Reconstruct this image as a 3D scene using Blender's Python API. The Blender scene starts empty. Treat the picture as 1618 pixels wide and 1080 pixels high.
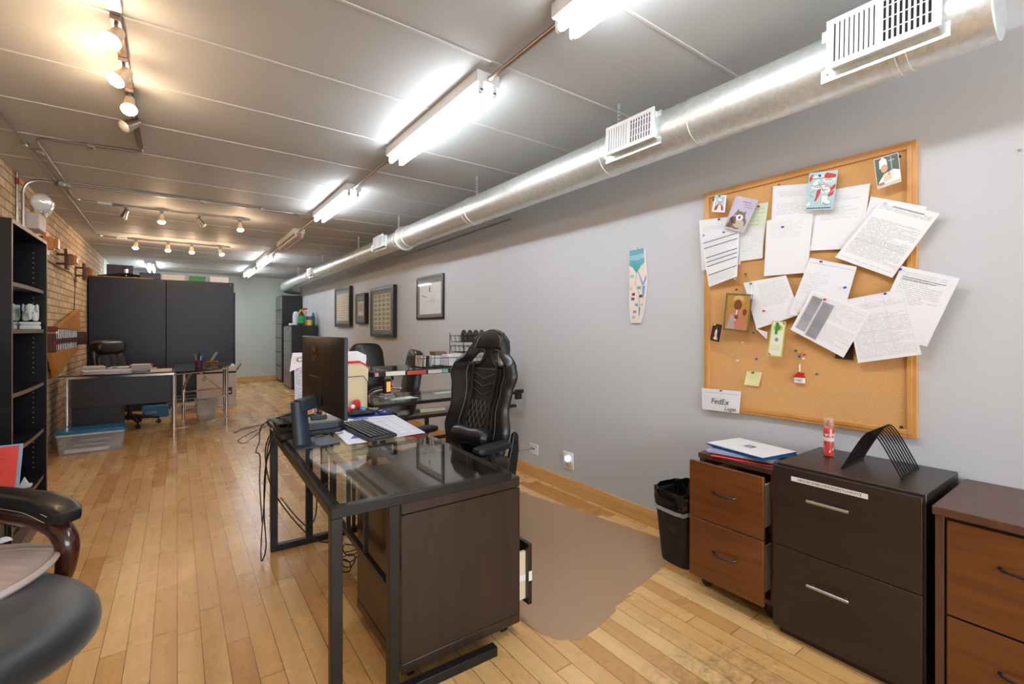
import bpy, bmesh, math, random
from mathutils import Vector, Matrix, noise as mnoise
random.seed(7)
SC = bpy.context.scene
COL = SC.collection

# ---------------------------------------------------------------- camera
FPX, HZ, HC = 733.5, 520.0, 1.25          # focal length in pixels, horizon row, camera height
YAW = math.atan2(529.0, 733.5)
cd = bpy.data.cameras.new('camera'); cam = bpy.data.objects.new('camera', cd); COL.objects.link(cam)
cam.location = (0, 0, HC); cam.rotation_euler = (math.pi/2, 0, -YAW)
cd.sensor_fit = 'HORIZONTAL'; cd.sensor_width = 36; cd.lens = 36*FPX/1618; cd.shift_y = -20/1618; cd.clip_start = .02
SC.camera = cam
# ---------------------------------------------------------------- exposure, world, added daylight fill
SC.view_settings.view_transform = 'Standard'; SC.view_settings.look = 'None'
SC.view_settings.gamma = 1; SC.view_settings.use_curve_mapping = False
SC.view_settings.exposure = 0.45
TUBE_E, SPOT_W, FILL_W = 25.0, 3.2, 110.0
w = bpy.data.worlds.new('world'); SC.world = w; w.use_nodes = True
w.node_tree.nodes['Background'].inputs[0].default_value = (.75, .85, 1, 1)
w.node_tree.nodes['Background'].inputs[1].default_value = 1.0
al = bpy.data.lights.new('daylight_fill', 'AREA'); al.shape = 'RECTANGLE'; al.size = 3.0; al.size_y = 1.7
al.energy = FILL_W; al.color = (.86, .93, 1.0)
ao = bpy.data.objects.new('daylight_fill', al); COL.objects.link(ao)
ao.location = (.7, -3.12, 1.45); ao.rotation_euler = (math.pi/2, 0, 0)   # added fill lamp, unseen behind the camera, shining in (+Y)

# room
XL, XR, YB, YF, ZC = -1.07, 2.45, 12.8, -3.0, 2.52
S_, C_ = math.sin(YAW), math.cos(YAW)
def pz(px, py, z):
    d = (z-HC)*FPX/(HZ-py); u = (px-809)/FPX
    return Vector((d*(S_+u*C_), d*(C_-u*S_), z))
def pxx(px, py, x):
    u = (px-809)/FPX; d = x/(S_+u*C_)
    return Vector((x, d*(C_-u*S_), HC+(HZ-py)*d/FPX))
def pyy(px, py, y):
    u = (px-809)/FPX; d = y/(C_-u*S_)
    return Vector((d*(S_+u*C_), y, HC+(HZ-py)*d/FPX))

# ---------------------------------------------------------------- materials
def lin(c): 
    c = c/255.0
    return c/12.92 if c <= .04045 else ((c+.055)/1.055)**2.4
def RGB(t): return (lin(t[0]), lin(t[1]), lin(t[2]), 1)
def M_(nt, op, a, b=None, c=None, clamp=False):
    n = nt.nodes.new('ShaderNodeMath'); n.operation = op; n.use_clamp = clamp
    for i, v in enumerate((a, b, c)):
        if v is None: continue
        if isinstance(v, (int, float)): n.inputs[i].default_value = v
        else: nt.links.new(v, n.inputs[i])
    return n.outputs[0]
MATS = {}
def nmat(name):
    m = bpy.data.materials.new(name); m.use_nodes = True
    return m, m.node_tree, m.node_tree.nodes['Principled BSDF']
def mat(name, rgb, rough=.5, metal=0, bump=0, bscale=200, var=0, vscale=6, coat=0, alpha=1, trans=0, ior=1.45, emit=None, es=0, spec=.5, sheen=0):
    if name in MATS: return MATS[name]
    m, nt, b = nmat(name)
    b.inputs['Base Color'].default_value = RGB(rgb); b.inputs['Roughness'].default_value = rough
    b.inputs['Metallic'].default_value = metal; b.inputs['Coat Weight'].default_value = coat
    b.inputs['Coat Roughness'].default_value = .15
    b.inputs['Transmission Weight'].default_value = trans; b.inputs['IOR'].default_value = ior
    b.inputs['Alpha'].default_value = alpha; b.inputs['Specular IOR Level'].default_value = spec
    if sheen: b.inputs['Sheen Weight'].default_value = sheen
    if emit: b.inputs['Emission Color'].default_value = RGB(emit); b.inputs['Emission Strength'].default_value = es
    tc = nt.nodes.new('ShaderNodeTexCoord')
    if bump:
        n = nt.nodes.new('ShaderNodeTexNoise'); n.inputs['Scale'].default_value = bscale; n.inputs['Detail'].default_value = 3
        bp = nt.nodes.new('ShaderNodeBump'); bp.inputs['Strength'].default_value = bump; bp.inputs['Distance'].default_value = .002
        nt.links.new(tc.outputs['Object'], n.inputs['Vector']); nt.links.new(n.outputs['Fac'], bp.inputs['Height'])
        nt.links.new(bp.outputs['Normal'], b.inputs['Normal'])
    if var:
        n = nt.nodes.new('ShaderNodeTexNoise'); n.inputs['Scale'].default_value = vscale; n.inputs['Detail'].default_value = 4
        r = nt.nodes.new('ShaderNodeMapRange'); r.inputs[3].default_value = 1-var; r.inputs[4].default_value = 1+var
        mx = nt.nodes.new('ShaderNodeVectorMath'); mx.operation = 'SCALE'; mx.inputs[0].default_value = RGB(rgb)[:3]
        nt.links.new(tc.outputs['Object'], n.inputs['Vector']); nt.links.new(n.outputs['Fac'], r.inputs[0])
        nt.links.new(r.outputs[0], mx.inputs['Scale']); nt.links.new(mx.outputs[0], b.inputs['Base Color'])
    MATS[name] = m; return m
def wood(name, c1, c2, scale=(3, 60, 60), rough=.4, nscale=1.0, coat=.1, lo=.3, hi=.7):
    if name in MATS: return MATS[name]
    m, nt, b = nmat(name); L = nt.links.new
    tc = nt.nodes.new('ShaderNodeTexCoord'); mp = nt.nodes.new('ShaderNodeMapping'); mp.inputs['Scale'].default_value = scale
    n = nt.nodes.new('ShaderNodeTexNoise'); n.inputs['Scale'].default_value = nscale; n.inputs['Detail'].default_value = 6; n.inputs['Distortion'].default_value = .6
    cr = nt.nodes.new('ShaderNodeValToRGB'); cr.color_ramp.elements[0].position = lo; cr.color_ramp.elements[1].position = hi
    cr.color_ramp.elements[0].color = RGB(c1); cr.color_ramp.elements[1].color = RGB(c2)
    L(tc.outputs['Object'], mp.inputs[0]); L(mp.outputs[0], n.inputs['Vector']); L(n.outputs['Fac'], cr.inputs[0]); L(cr.outputs[0], b.inputs['Base Color'])
    bp = nt.nodes.new('ShaderNodeBump'); bp.inputs['Strength'].default_value = .08; bp.inputs['Distance'].default_value = .002
    L(n.outputs['Fac'], bp.inputs['Height']); L(bp.outputs[0], b.inputs['Normal'])
    b.inputs['Roughness'].default_value = rough; b.inputs['Coat Weight'].default_value = coat
    MATS[name] = m; return m
def white(nt, v):
    n = nt.nodes.new('ShaderNodeTexWhiteNoise'); n.noise_dimensions = '1D'; nt.links.new(v, n.inputs['W']); return n.outputs['Value']
def mixc(nt, f, a, b):
    n = nt.nodes.new('ShaderNodeMix'); n.data_type = 'RGBA'
    for i, v in ((0, f), (6, a), (7, b)):
        if isinstance(v, (int, float, tuple)): n.inputs[i].default_value = v
        else: nt.links.new(v, n.inputs[i])
    return n.outputs[2]

def floor_mat():
    m, nt, b = nmat('maple_strip_floor'); L = nt.links.new
    g = nt.nodes.new('ShaderNodeNewGeometry'); sp = nt.nodes.new('ShaderNodeSeparateXYZ'); L(g.outputs['Position'], sp.inputs[0])
    x, y = sp.outputs[0], sp.outputs[1]
    row = M_(nt, 'FLOOR', M_(nt, 'DIVIDE', x, .08)); r1 = white(nt, row)
    yy = M_(nt, 'ADD', M_(nt, 'DIVIDE', y, .85), M_(nt, 'MULTIPLY', r1, 7.3))
    colm = M_(nt, 'FLOOR', yy)
    pid = M_(nt, 'ADD', M_(nt, 'MULTIPLY', row, 17.13), M_(nt, 'MULTIPLY', colm, 3.71)); r2 = white(nt, pid)
    fx = M_(nt, 'FRACT', M_(nt, 'DIVIDE', x, .08)); fy = M_(nt, 'FRACT', yy)
    ex = M_(nt, 'MINIMUM', fx, M_(nt, 'SUBTRACT', 1.0, fx)); ey = M_(nt, 'MINIMUM', fy, M_(nt, 'SUBTRACT', 1.0, fy))
    seam = M_(nt, 'MAXIMUM', M_(nt, 'LESS_THAN', ex, .016), M_(nt, 'LESS_THAN', ey, .0018))
    cr = nt.nodes.new('ShaderNodeValToRGB'); e = cr.color_ramp.elements
    e[0].color = RGB((196, 138, 78)); e[1].color = RGB((234, 192, 130)); e[0].position = 0; e[1].position = 1
    q = cr.color_ramp.elements.new(.35); q.color = RGB((220, 172, 108)); q = cr.color_ramp.elements.new(.12); q.color = RGB((211, 160, 97))
    L(r2, cr.inputs[0])
    # grain stretched along the boards, shifted per board
    cb = nt.nodes.new('ShaderNodeCombineXYZ'); L(M_(nt, 'MULTIPLY', x, 38.0), cb.inputs[0]); L(M_(nt, 'MULTIPLY', y, 3.0), cb.inputs[1]); L(M_(nt, 'MULTIPLY', r2, 50.0), cb.inputs[2])
    n = nt.nodes.new('ShaderNodeTexNoise'); n.inputs['Scale'].default_value = 1; n.inputs['Detail'].default_value = 7; n.inputs['Distortion'].default_value = .25; L(cb.outputs[0], n.inputs['Vector'])
    gr = nt.nodes.new('ShaderNodeMapRange'); gr.inputs[1].default_value = .3; gr.inputs[2].default_value = .75; gr.inputs[3].default_value = .89; gr.inputs[4].default_value = 1.06; L(n.outputs['Fac'], gr.inputs[0])
    # dark knots and mineral streaks
    cb2 = nt.nodes.new('ShaderNodeCombineXYZ'); L(M_(nt, 'MULTIPLY', x, 16.0), cb2.inputs[0]); L(M_(nt, 'MULTIPLY', y, 5.0), cb2.inputs[1]); L(M_(nt, 'MULTIPLY', r2, 9.0), cb2.inputs[2])
    n2 = nt.nodes.new('ShaderNodeTexNoise'); n2.inputs['Scale'].default_value = 1.6; n2.inputs['Detail'].default_value = 2; L(cb2.outputs[0], n2.inputs['Vector'])
    kn = nt.nodes.new('ShaderNodeMapRange'); kn.inputs[1].default_value = .69; kn.inputs[2].default_value = .80; kn.inputs[3].default_value = 1; kn.inputs[4].default_value = .55; L(n2.outputs['Fac'], kn.inputs[0])
    v = nt.nodes.new('ShaderNodeVectorMath'); v.operation = 'SCALE'; L(cr.outputs[0], v.inputs[0]); L(M_(nt, 'MULTIPLY', gr.outputs[0], kn.outputs[0]), v.inputs['Scale'])
    # worn grey scuffs near the file cabinets
    n3 = nt.nodes.new('ShaderNodeTexNoise'); n3.inputs['Scale'].default_value = 22; n3.inputs['Detail'].default_value = 10; n3.inputs['Roughness'].default_value = .75; L(g.outputs['Position'], n3.inputs['Vector'])
    dx = M_(nt, 'DIVIDE', M_(nt, 'SUBTRACT', x, 1.46), .45); dy = M_(nt, 'DIVIDE', M_(nt, 'SUBTRACT', y, .88), .28)
    rad = M_(nt, 'SUBTRACT', 1.0, M_(nt, 'ADD', M_(nt, 'MULTIPLY', dx, dx), M_(nt, 'MULTIPLY', dy, dy)), None, True)
    sc = M_(nt, 'MULTIPLY', rad, M_(nt, 'MULTIPLY', M_(nt, 'SUBTRACT', n3.outputs['Fac'], .44), 5.0, None, True))
    c1 = mixc(nt, M_(nt, 'MULTIPLY', sc, .8), v.outputs[0], RGB((96, 84, 70)))
    c2 = mixc(nt, M_(nt, 'MULTIPLY', seam, .9), c1, RGB((92, 62, 38)))
    L(c2, b.inputs['Base Color'])
    n4 = nt.nodes.new('ShaderNodeTexNoise'); n4.inputs['Scale'].default_value = 5; n4.inputs['Detail'].default_value = 6; L(g.outputs['Position'], n4.inputs['Vector'])
    rr = nt.nodes.new('ShaderNodeMapRange'); rr.inputs[3].default_value = .2; rr.inputs[4].default_value = .36; L(n4.outputs['Fac'], rr.inputs[0]); L(rr.outputs[0], b.inputs['Roughness'])
    bp = nt.nodes.new('ShaderNodeBump'); bp.inputs['Strength'].default_value = .25; bp.inputs['Distance'].default_value = .002; L(M_(nt, 'SUBTRACT', 1.0, seam), bp.inputs['Height']); L(bp.outputs[0], b.inputs['Normal'])
    b.inputs['Coat Weight'].default_value = .12; b.inputs['Coat Roughness'].default_value = .2
    return m
def brick_mat():
    m, nt, b = nmat('tan_brick'); L = nt.links.new
    g = nt.nodes.new('ShaderNodeNewGeometry'); sp = nt.nodes.new('ShaderNodeSeparateXYZ'); L(g.outputs['Position'], sp.inputs[0])
    cb = nt.nodes.new('ShaderNodeCombineXYZ'); L(sp.outputs[1], cb.inputs[0]); L(sp.outputs[2], cb.inputs[1])
    br = nt.nodes.new('ShaderNodeTexBrick'); L(cb.outputs[0], br.inputs['Vector'])
    br.inputs['Color1'].default_value = RGB((204, 174, 134)); br.inputs['Color2'].default_value = RGB((232, 210, 176)); br.inputs['Mortar'].default_value = RGB((146, 120, 94))
    br.inputs['Scale'].default_value = 1; br.inputs['Brick Width'].default_value = .215; br.inputs['Row Height'].default_value = .075; br.inputs['Mortar Size'].default_value = .006
    br.inputs['Mortar Smooth'].default_value = .3; br.inputs['Bias'].default_value = -.1
    n = nt.nodes.new('ShaderNodeTexNoise'); n.inputs['Scale'].default_value = 14; n.inputs['Detail'].default_value = 6; L(g.outputs['Position'], n.inputs['Vector'])
    r = nt.nodes.new('ShaderNodeMapRange'); r.inputs[3].default_value = .72; r.inputs[4].default_value = 1.2; L(n.outputs['Fac'], r.inputs[0])
    v = nt.nodes.new('ShaderNodeVectorMath'); v.operation = 'SCALE'; L(br.outputs['Color'], v.inputs[0]); L(r.outputs[0], v.inputs['Scale']); L(v.outputs[0], b.inputs['Base Color'])
    bp = nt.nodes.new('ShaderNodeBump'); bp.inputs['Strength'].default_value = .7; bp.inputs['Distance'].default_value = .008; bp.invert = True
    L(M_(nt, 'SUBTRACT', br.outputs['Fac'], M_(nt, 'MULTIPLY', n.outputs['Fac'], .5)), bp.inputs['Height']); L(bp.outputs[0], b.inputs['Normal']); b.inputs['Roughness'].default_value = .85
    return m
def cork_mat():
    m, nt, b = nmat('cork'); L = nt.links.new
    tc = nt.nodes.new('ShaderNodeTexCoord'); n = nt.nodes.new('ShaderNodeTexNoise'); n.inputs['Scale'].default_value = 330; n.inputs['Detail'].default_value = 2
    L(tc.outputs['Object'], n.inputs['Vector']); cr = nt.nodes.new('ShaderNodeValToRGB'); e = cr.color_ramp.elements
    e[0].position = .3; e[0].color = RGB((190, 134, 76)); e[1].position = .6; e[1].color = RGB((222, 174, 114)); L(n.outputs['Fac'], cr.inputs[0]); L(cr.outputs[0], b.inputs['Base Color'])
    b.inputs['Roughness'].default_value = .9; return m
def galv_mat():
    m, nt, b = nmat('galvanised_steel'); L = nt.links.new
    tc = nt.nodes.new('ShaderNodeTexCoord'); vo = nt.nodes.new('ShaderNodeTexVoronoi'); vo.inputs['Scale'].default_value = 60; L(tc.outputs['Object'], vo.inputs['Vector'])
    n = nt.nodes.new('ShaderNodeTexNoise'); n.inputs['Scale'].default_value = 7; L(tc.outputs['Object'], n.inputs['Vector'])
    r = nt.nodes.new('ShaderNodeMapRange'); r.inputs[3].default_value = .32; r.inputs[4].default_value = .5; L(M_(nt, 'ADD', M_(nt, 'MULTIPLY', vo.outputs['Distance'], .6), M_(nt, 'MULTIPLY', n.outputs['Fac'], .6)), r.inputs[0]); L(r.outputs[0], b.inputs['Roughness'])
    cr = nt.nodes.new('ShaderNodeMapRange'); cr.inputs[3].default_value = .74; cr.inputs[4].default_value = .88; L(vo.outputs['Color'], cr.inputs[0])
    cc = nt.nodes.new('ShaderNodeCombineColor'); 
    for i, k in enumerate((.97, 1.02, 1.0)): L(M_(nt, 'MULTIPLY', cr.outputs[0], k), cc.inputs[i])
    L(cc.outputs[0], b.inputs['Base Color']); b.inputs['Metallic'].default_value = .8
    bp = nt.nodes.new('ShaderNodeBump'); bp.inputs['Strength'].default_value = .12; bp.inputs['Distance'].default_value = .004; L(n.outputs['Fac'], bp.inputs['Height']); L(bp.outputs[0], b.inputs['Normal'])
    return m
def paper_mat(name, base=(236, 237, 240), lines=44, x0=.1, x1=.9, y0=.08, y1=.92, ink=(110, 112, 120), gap=.25, thick=.5, words=26, amount=.8, bars=0):
    """printed sheet: uv-driven rows of small words"""
    m, nt, b = nmat(name); L = nt.links.new
    uv = nt.nodes.new('ShaderNodeUVMap'); uv.uv_map = 'uv'; sp = nt.nodes.new('ShaderNodeSeparateXYZ'); L(uv.outputs[0], sp.inputs[0])
    u, v = sp.outputs[0], sp.outputs[1]
    sd = (sum(map(ord, name)) % 97)*1.37
    lv = M_(nt, 'MULTIPLY', v, lines); li = M_(nt, 'FLOOR', lv); lf = M_(nt, 'FRACT', lv)
    inl = M_(nt, 'LESS_THAN', M_(nt, 'ABSOLUTE', M_(nt, 'SUBTRACT', lf, .5)), thick/2)
    h = white(nt, M_(nt, 'ADD', li, sd)); blk = white(nt, M_(nt, 'ADD', M_(nt, 'FLOOR', M_(nt, 'DIVIDE', li, 4.0)), sd+3.3))
    on = M_(nt, 'MULTIPLY', M_(nt, 'GREATER_THAN', blk, gap), inl)
    end = M_(nt, 'ADD', x0+(x1-x0)*.55, M_(nt, 'MULTIPLY', M_(nt, 'MINIMUM', M_(nt, 'MULTIPLY', h, 2.2), 1.0), (x1-x0)*.45))
    on = M_(nt, 'MULTIPLY', on, M_(nt, 'LESS_THAN', u, end)); on = M_(nt, 'MULTIPLY', on, M_(nt, 'GREATER_THAN', u, x0))
    on = M_(nt, 'MULTIPLY', on, M_(nt, 'MULTIPLY', M_(nt, 'GREATER_THAN', v, y0), M_(nt, 'LESS_THAN', v, y1)))
    wi = white(nt, M_(nt, 'ADD', M_(nt, 'FLOOR', M_(nt, 'ADD', M_(nt, 'MULTIPLY', u, float(words*3)), M_(nt, 'MULTIPLY', h, 9.0))), M_(nt, 'MULTIPLY', li, 31.7)))
    on = M_(nt, 'MULTIPLY', on, M_(nt, 'GREATER_THAN', wi, .22))
    col = mixc(nt, M_(nt, 'MULTIPLY', on, amount*.5), RGB(base), RGB(ink))
    if bars:
        bv = M_(nt, 'FRACT', M_(nt, 'MULTIPLY', v, float(bars)))
        bb = M_(nt, 'MULTIPLY', M_(nt, 'LESS_THAN', bv, .09), M_(nt, 'MULTIPLY', M_(nt, 'GREATER_THAN', u, .06), M_(nt, 'LESS_THAN', u, .95)))
        bb = M_(nt, 'MULTIPLY', bb, M_(nt, 'LESS_THAN', v, .86))
        col = mixc(nt, bb, col, RGB((70, 70, 74)))
    L(col, b.inputs['Base Color']); b.inputs['Roughness'].default_value = .6
    return m

# ---------------------------------------------------------------- mesh builder
IDM = Matrix.Identity(4)
class MB:
    def __init__(s, T=None): s.v = []; s.f = []; s.mi = []; s.T = T or IDM; s.m = 0; s.uv = {}
    def add(s, vs, fs, m=None):
        o = len(s.v); s.v += [s.T @ Vector(p) for p in vs]
        for f in fs: s.f.append(tuple(i+o for i in f)); s.mi.append(s.m if m is None else m)
        return o
    def box(s, x0, x1, y0, y1, z0, z1, m=None):
        vs = [(x0,y0,z0),(x1,y0,z0),(x1,y1,z0),(x0,y1,z0),(x0,y0,z1),(x1,y0,z1),(x1,y1,z1),(x0,y1,z1)]
        s.add(vs, [(0,3,2,1),(4,5,6,7),(0,1,5,4),(1,2,6,5),(2,3,7,6),(3,0,4,7)], m); return s
    def cbox(s, c, d, m=None): return s.box(c[0]-d[0]/2, c[0]+d[0]/2, c[1]-d[1]/2, c[1]+d[1]/2, c[2]-d[2]/2, c[2]+d[2]/2, m)
    def bar(s, a, b, w, h, up=(0,0,1), m=None):
        a, b = Vector(a), Vector(b); d = (b-a).normalized(); sd = d.cross(Vector(up)).normalized(); u = sd.cross(d)
        vs = []
        for p in (a, b):
            for i, j in ((-1,-1),(1,-1),(1,1),(-1,1)): vs.append(p+sd*i*w/2+u*j*h/2)
        s.add(vs, [(0,1,2,3),(7,6,5,4),(0,4,5,1),(1,5,6,2),(2,6,7,3),(3,7,4,0)], m); return s
    def tube(s, pts, r, n=8, m=None, closed=False, radii=None):
        P = [Vector(p) for p in pts]; N = len(P); rings = []
        t0 = (P[1]-P[0]).normalized(); ref = Vector((0,0,1)) if abs(t0.z) < .9 else Vector((1,0,0))
        nrm = t0.cross(ref).normalized()
        vs = []
        for i in range(N):
            if closed: t = (P[(i+1)%N]-P[i-1]).normalized()
            else: t = (P[min(i+1,N-1)]-P[max(i-1,0)]).normalized()
            nrm = (nrm - t*nrm.dot(t)); nrm = nrm.normalized() if nrm.length > 1e-6 else t.orthogonal().normalized()
            bn = t.cross(nrm); rr = radii[i] if radii else r
            for k in range(n):
                a = 2*math.pi*k/n; vs.append(P[i]+nrm*math.cos(a)*rr+bn*math.sin(a)*rr)
        fs = []
        for i in range(N if closed else N-1):
            j = (i+1) % N
            for k in range(n): fs.append((i*n+k, i*n+(k+1)%n, j*n+(k+1)%n, j*n+k))
        if not closed: fs.append(tuple(range(n-1,-1,-1))); fs.append(tuple((N-1)*n+k for k in range(n)))
        s.add(vs, fs, m); return s
    def cyl(s, a, b, r, r2=None, n=20, m=None): return s.tube([a, b], r, n, m, radii=[r, r if r2 is None else r2])
    def lathe(s, prof, c=(0,0,0), n=24, m=None, axis='z'):
        vs = []; c = Vector(c)
        for r, z in prof:
            for k in range(n):
                a = 2*math.pi*k/n; x, y = r*math.cos(a), r*math.sin(a)
                vs.append(c+Vector((x,y,z) if axis == 'z' else ((z,x,y) if axis == 'x' else (y,z,x))))
        fs = []
        for i in range(len(prof)-1):
            for k in range(n): fs.append((i*n+k, i*n+(k+1)%n, (i+1)*n+(k+1)%n, (i+1)*n+k))
        fs.append(tuple(range(n-1,-1,-1))); fs.append(tuple((len(prof)-1)*n+k for k in range(n)))
        s.add(vs, fs, m); return s
    def prism(s, poly, lo, hi, ax='z', m=None):
        n = len(poly)
        def P(p, h): return (p[0],p[1],h) if ax == 'z' else ((h,p[0],p[1]) if ax == 'x' else (p[0],h,p[1]))
        vs = [P(p, lo) for p in poly]+[P(p, hi) for p in poly]
        fs = [tuple(range(n-1,-1,-1)), tuple(range(n, 2*n))]+[(i,(i+1)%n,n+(i+1)%n,n+i) for i in range(n)]
        s.add(vs, fs, m); return s
    def sup(s, c, d, e1=.4, e2=.4, n=24, k=12, m=None, R=None, fn=None):
        """superellipsoid cushion of full size d, optional rotation matrix, optional deform fn(Vector)->Vector"""
        def pw(x, e): return math.copysign(abs(x)**e, x)
        vs = []; c = Vector(c)
        for i in range(k+1):
            ph = -math.pi/2+math.pi*i/k
            for j in range(n):
                th = 2*math.pi*j/n
                p = Vector((pw(math.cos(ph),e1)*pw(math.cos(th),e2)*d[0]/2, pw(math.cos(ph),e1)*pw(math.sin(th),e2)*d[1]/2, pw(math.sin(ph),e1)*d[2]/2))
                if fn: p = fn(p)
                if R: p = R @ p
                vs.append(c+p)
        fs = []
        for i in range(k):
            for j in range(n): fs.append((i*n+j, i*n+(j+1)%n, (i+1)*n+(j+1)%n, (i+1)*n+j))
        s.add(vs, fs, m); return s
    def sphere(s, c, r, m=None, n=14, sq=(1,1,1)): return s.sup(c, (2*r*sq[0],2*r*sq[1],2*r*sq[2]), 1, 1, n, max(6,n//2), m)
    def grid(s, fn, nu, nv, m=None):
        o = len(s.v); s.v += [s.T @ Vector(fn(i/nu, j/nv)) for j in range(nv+1) for i in range(nu+1)]
        for j in range(nv):
            for i in range(nu):
                a = o+j*(nu+1)+i; s.f.append((a,a+1,a+nu+2,a+nu+1)); s.mi.append(s.m if m is None else m)
                s.uv[len(s.f)-1] = [(i/nu,j/nv),((i+1)/nu,j/nv),((i+1)/nu,(j+1)/nv),(i/nu,(j+1)/nv)]
        return s
    def build(s, name, mats, parent=None, bevel=0, subsurf=0, solid=0, angle=35, seg=2, world=False, weld=True):
        me = bpy.data.meshes.new(name)
        vs = s.v
        if parent is not None and (world or WORLD):
            inv = ROOT.get(parent.name, IDM).inverted(); vs = [inv @ p for p in vs]
        me.from_pydata([tuple(p) for p in vs], [], s.f)
        if not isinstance(mats, (list, tuple)): mats = [mats]
        for mm in mats: me.materials.append(mm)
        for p, i in zip(me.polygons, s.mi): p.material_index = i
        if s.uv:
            ul = me.uv_layers.new(name='uv')
            for pi, cs in s.uv.items():
                for li, c in zip(me.polygons[pi].loop_indices, cs): ul.data[li].uv = c
        bm = bmesh.new(); bm.from_mesh(me)
        if weld: bmesh.ops.remove_doubles(bm, verts=bm.verts, dist=1e-6)
        if not s.uv: bmesh.ops.recalc_face_normals(bm, faces=bm.faces)
        bm.to_mesh(me); bm.free()
        for p in me.polygons: p.use_smooth = True
        me.set_sharp_from_angle(angle=math.radians(angle))
        o = bpy.data.objects.new(name, me); COL.objects.link(o)
        if parent is not None: o.parent = parent; ROOT[o.name] = ROOT.get(parent.name, IDM)
        if bevel:
            md = o.modifiers.new('bevel', 'BEVEL'); md.width = bevel; md.segments = seg; md.limit_method = 'ANGLE'; md.angle_limit = math.radians(40)
        if solid:
            md = o.modifiers.new('solid', 'SOLIDIFY'); md.thickness = solid; md.offset = 0
        if subsurf:
            md = o.modifiers.new('sub', 'SUBSURF'); md.levels = subsurf; md.render_levels = subsurf
        return o
ROOT = {}; WORLD = False
def tag(o, label=None, cat=None, group=None, kind=None):
    if label: o['label'] = label
    if cat: o['category'] = cat
    if group: o['group'] = group
    if kind: o['kind'] = kind
    return o
def thing(name, label, cat, loc=(0,0,0), rz=0, group=None):
    o = bpy.data.objects.new(name, None); COL.objects.link(o); o.empty_display_size = .1
    o.location = loc; o.rotation_euler = (0,0,rz); tag(o, label, cat, group)
    ROOT[o.name] = Matrix.Translation(Vector(loc)) @ Matrix.Rotation(rz, 4, 'Z')
    return o
def kids(o): return [c for c in bpy.data.objects if c.parent == o]
def dup(root, loc, rz=0, label=None, cat=None, group=None):
    def cp(o, par):
        c = o.copy(); COL.objects.link(c); c.parent = par
        for ch in kids(o): cp(ch, c)
        return c
    r = cp(root, None); r.location = loc; r.rotation_euler = (0,0,rz)
    tag(r, label, cat, group); return r
def text(s, size, T, m, name='lettering', parent=None, ext=.0004, shear=0, align='CENTER', spacing=1):
    c = bpy.data.curves.new('t', 'FONT'); c.body = s; c.size = size; c.extrude = ext; c.align_x = align; c.align_y = 'CENTER'; c.shear = shear; c.resolution_u = 2; c.space_character = spacing
    t = bpy.data.objects.new('t', c); COL.objects.link(t)
    dg = bpy.context.evaluated_depsgraph_get(); dg.update()
    me = bpy.data.meshes.new_from_object(t.evaluated_get(dg)); bpy.data.objects.remove(t)
    me.name = name; me.materials.clear(); me.materials.append(m)
    if parent is not None: T = ROOT.get(parent.name, IDM).inverted() @ T
    me.transform(T)
    o = bpy.data.objects.new(name, me); COL.objects.link(o)
    if parent is not None: o.parent = parent; ROOT[o.name] = ROOT.get(parent.name, IDM)
    return o
def frameT(o, x, y):      # matrix placing text plane: origin, x direction, y direction
    x = Vector(x).normalized(); y = Vector(y); y = (y-x*y.dot(x)).normalized(); z = x.cross(y)
    return Matrix(((x.x,y.x,z.x,o[0]),(x.y,y.y,z.y,o[1]),(x.z,y.z,z.z,o[2]),(0,0,0,1)))
def arc(c, r, a0, a1, n, plane='xy'):
    out = []
    for i in range(n+1):
        a = math.radians(a0+(a1-a0)*i/n); p, q = r*math.cos(a), r*math.sin(a)
        out.append((c[0]+p, c[1]+q, c[2]) if plane == 'xy' else ((c[0]+p, c[1], c[2]+q) if plane == 'xz' else (c[0], c[1]+p, c[2]+q)))
    return out
def smooth_path(pts, n=6):
    P = [Vector(p) for p in pts]; out = []
    for i in range(len(P)-1):
        p0, p1, p2, p3 = P[max(i-1,0)], P[i], P[i+1], P[min(i+2,len(P)-1)]
        for k in range(n):
            t = k/n; out.append(.5*((2*p1)+(p2-p0)*t+(2*p0-5*p1+4*p2-p3)*t*t+(3*p1-p0-3*p2+p3)*t**3))
    out.append(P[-1]); return out
def rounded(x0, x1, y0, y1, r, n=5):
    out = []
    for cx, cy, a in ((x1-r,y0+r,-90),(x1-r,y1-r,0),(x0+r,y1-r,90),(x0+r,y0+r,180)):
        for i in range(n+1):
            t = math.radians(a+90*i/n); out.append((cx+r*math.cos(t), cy+r*math.sin(t)))
    return out

# palette
black = mat('black_metal', (24, 21, 20), .38)
blkpl = mat('black_plastic', (27, 27, 29), .45, bump=.1, bscale=400)
leather = mat('black_leather', (26, 26, 27), .34, bump=.25, bscale=260, coat=.15)
leather_d = mat('black_perforated_leather', (30, 28, 27), .5, bump=.3, bscale=420)
chrome = mat('chrome', (226, 228, 232), .12, 1)
steel = mat('brushed_nickel', (200, 198, 192), .3, 1)
conduit = mat('conduit_metal', (176, 174, 170), .33, 1)
galv = galv_mat()
whitep = mat('white_paint', (232, 233, 234), .4)
whiteplas = mat('white_plastic', (236, 236, 236), .35)
tube_m = mat('fluorescent_tube', (255, 255, 255), .3, emit=(240, 247, 255), es=TUBE_E)
tube_off = mat('dark_fluorescent_tube', (224, 205, 190), .3)
bulb_m = mat('halogen_face', (255, 235, 205), .3, emit=(255, 204, 150), es=30)
bulb_off = mat('unlit_lamp_face', (200, 196, 190), .25, .2)
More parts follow.
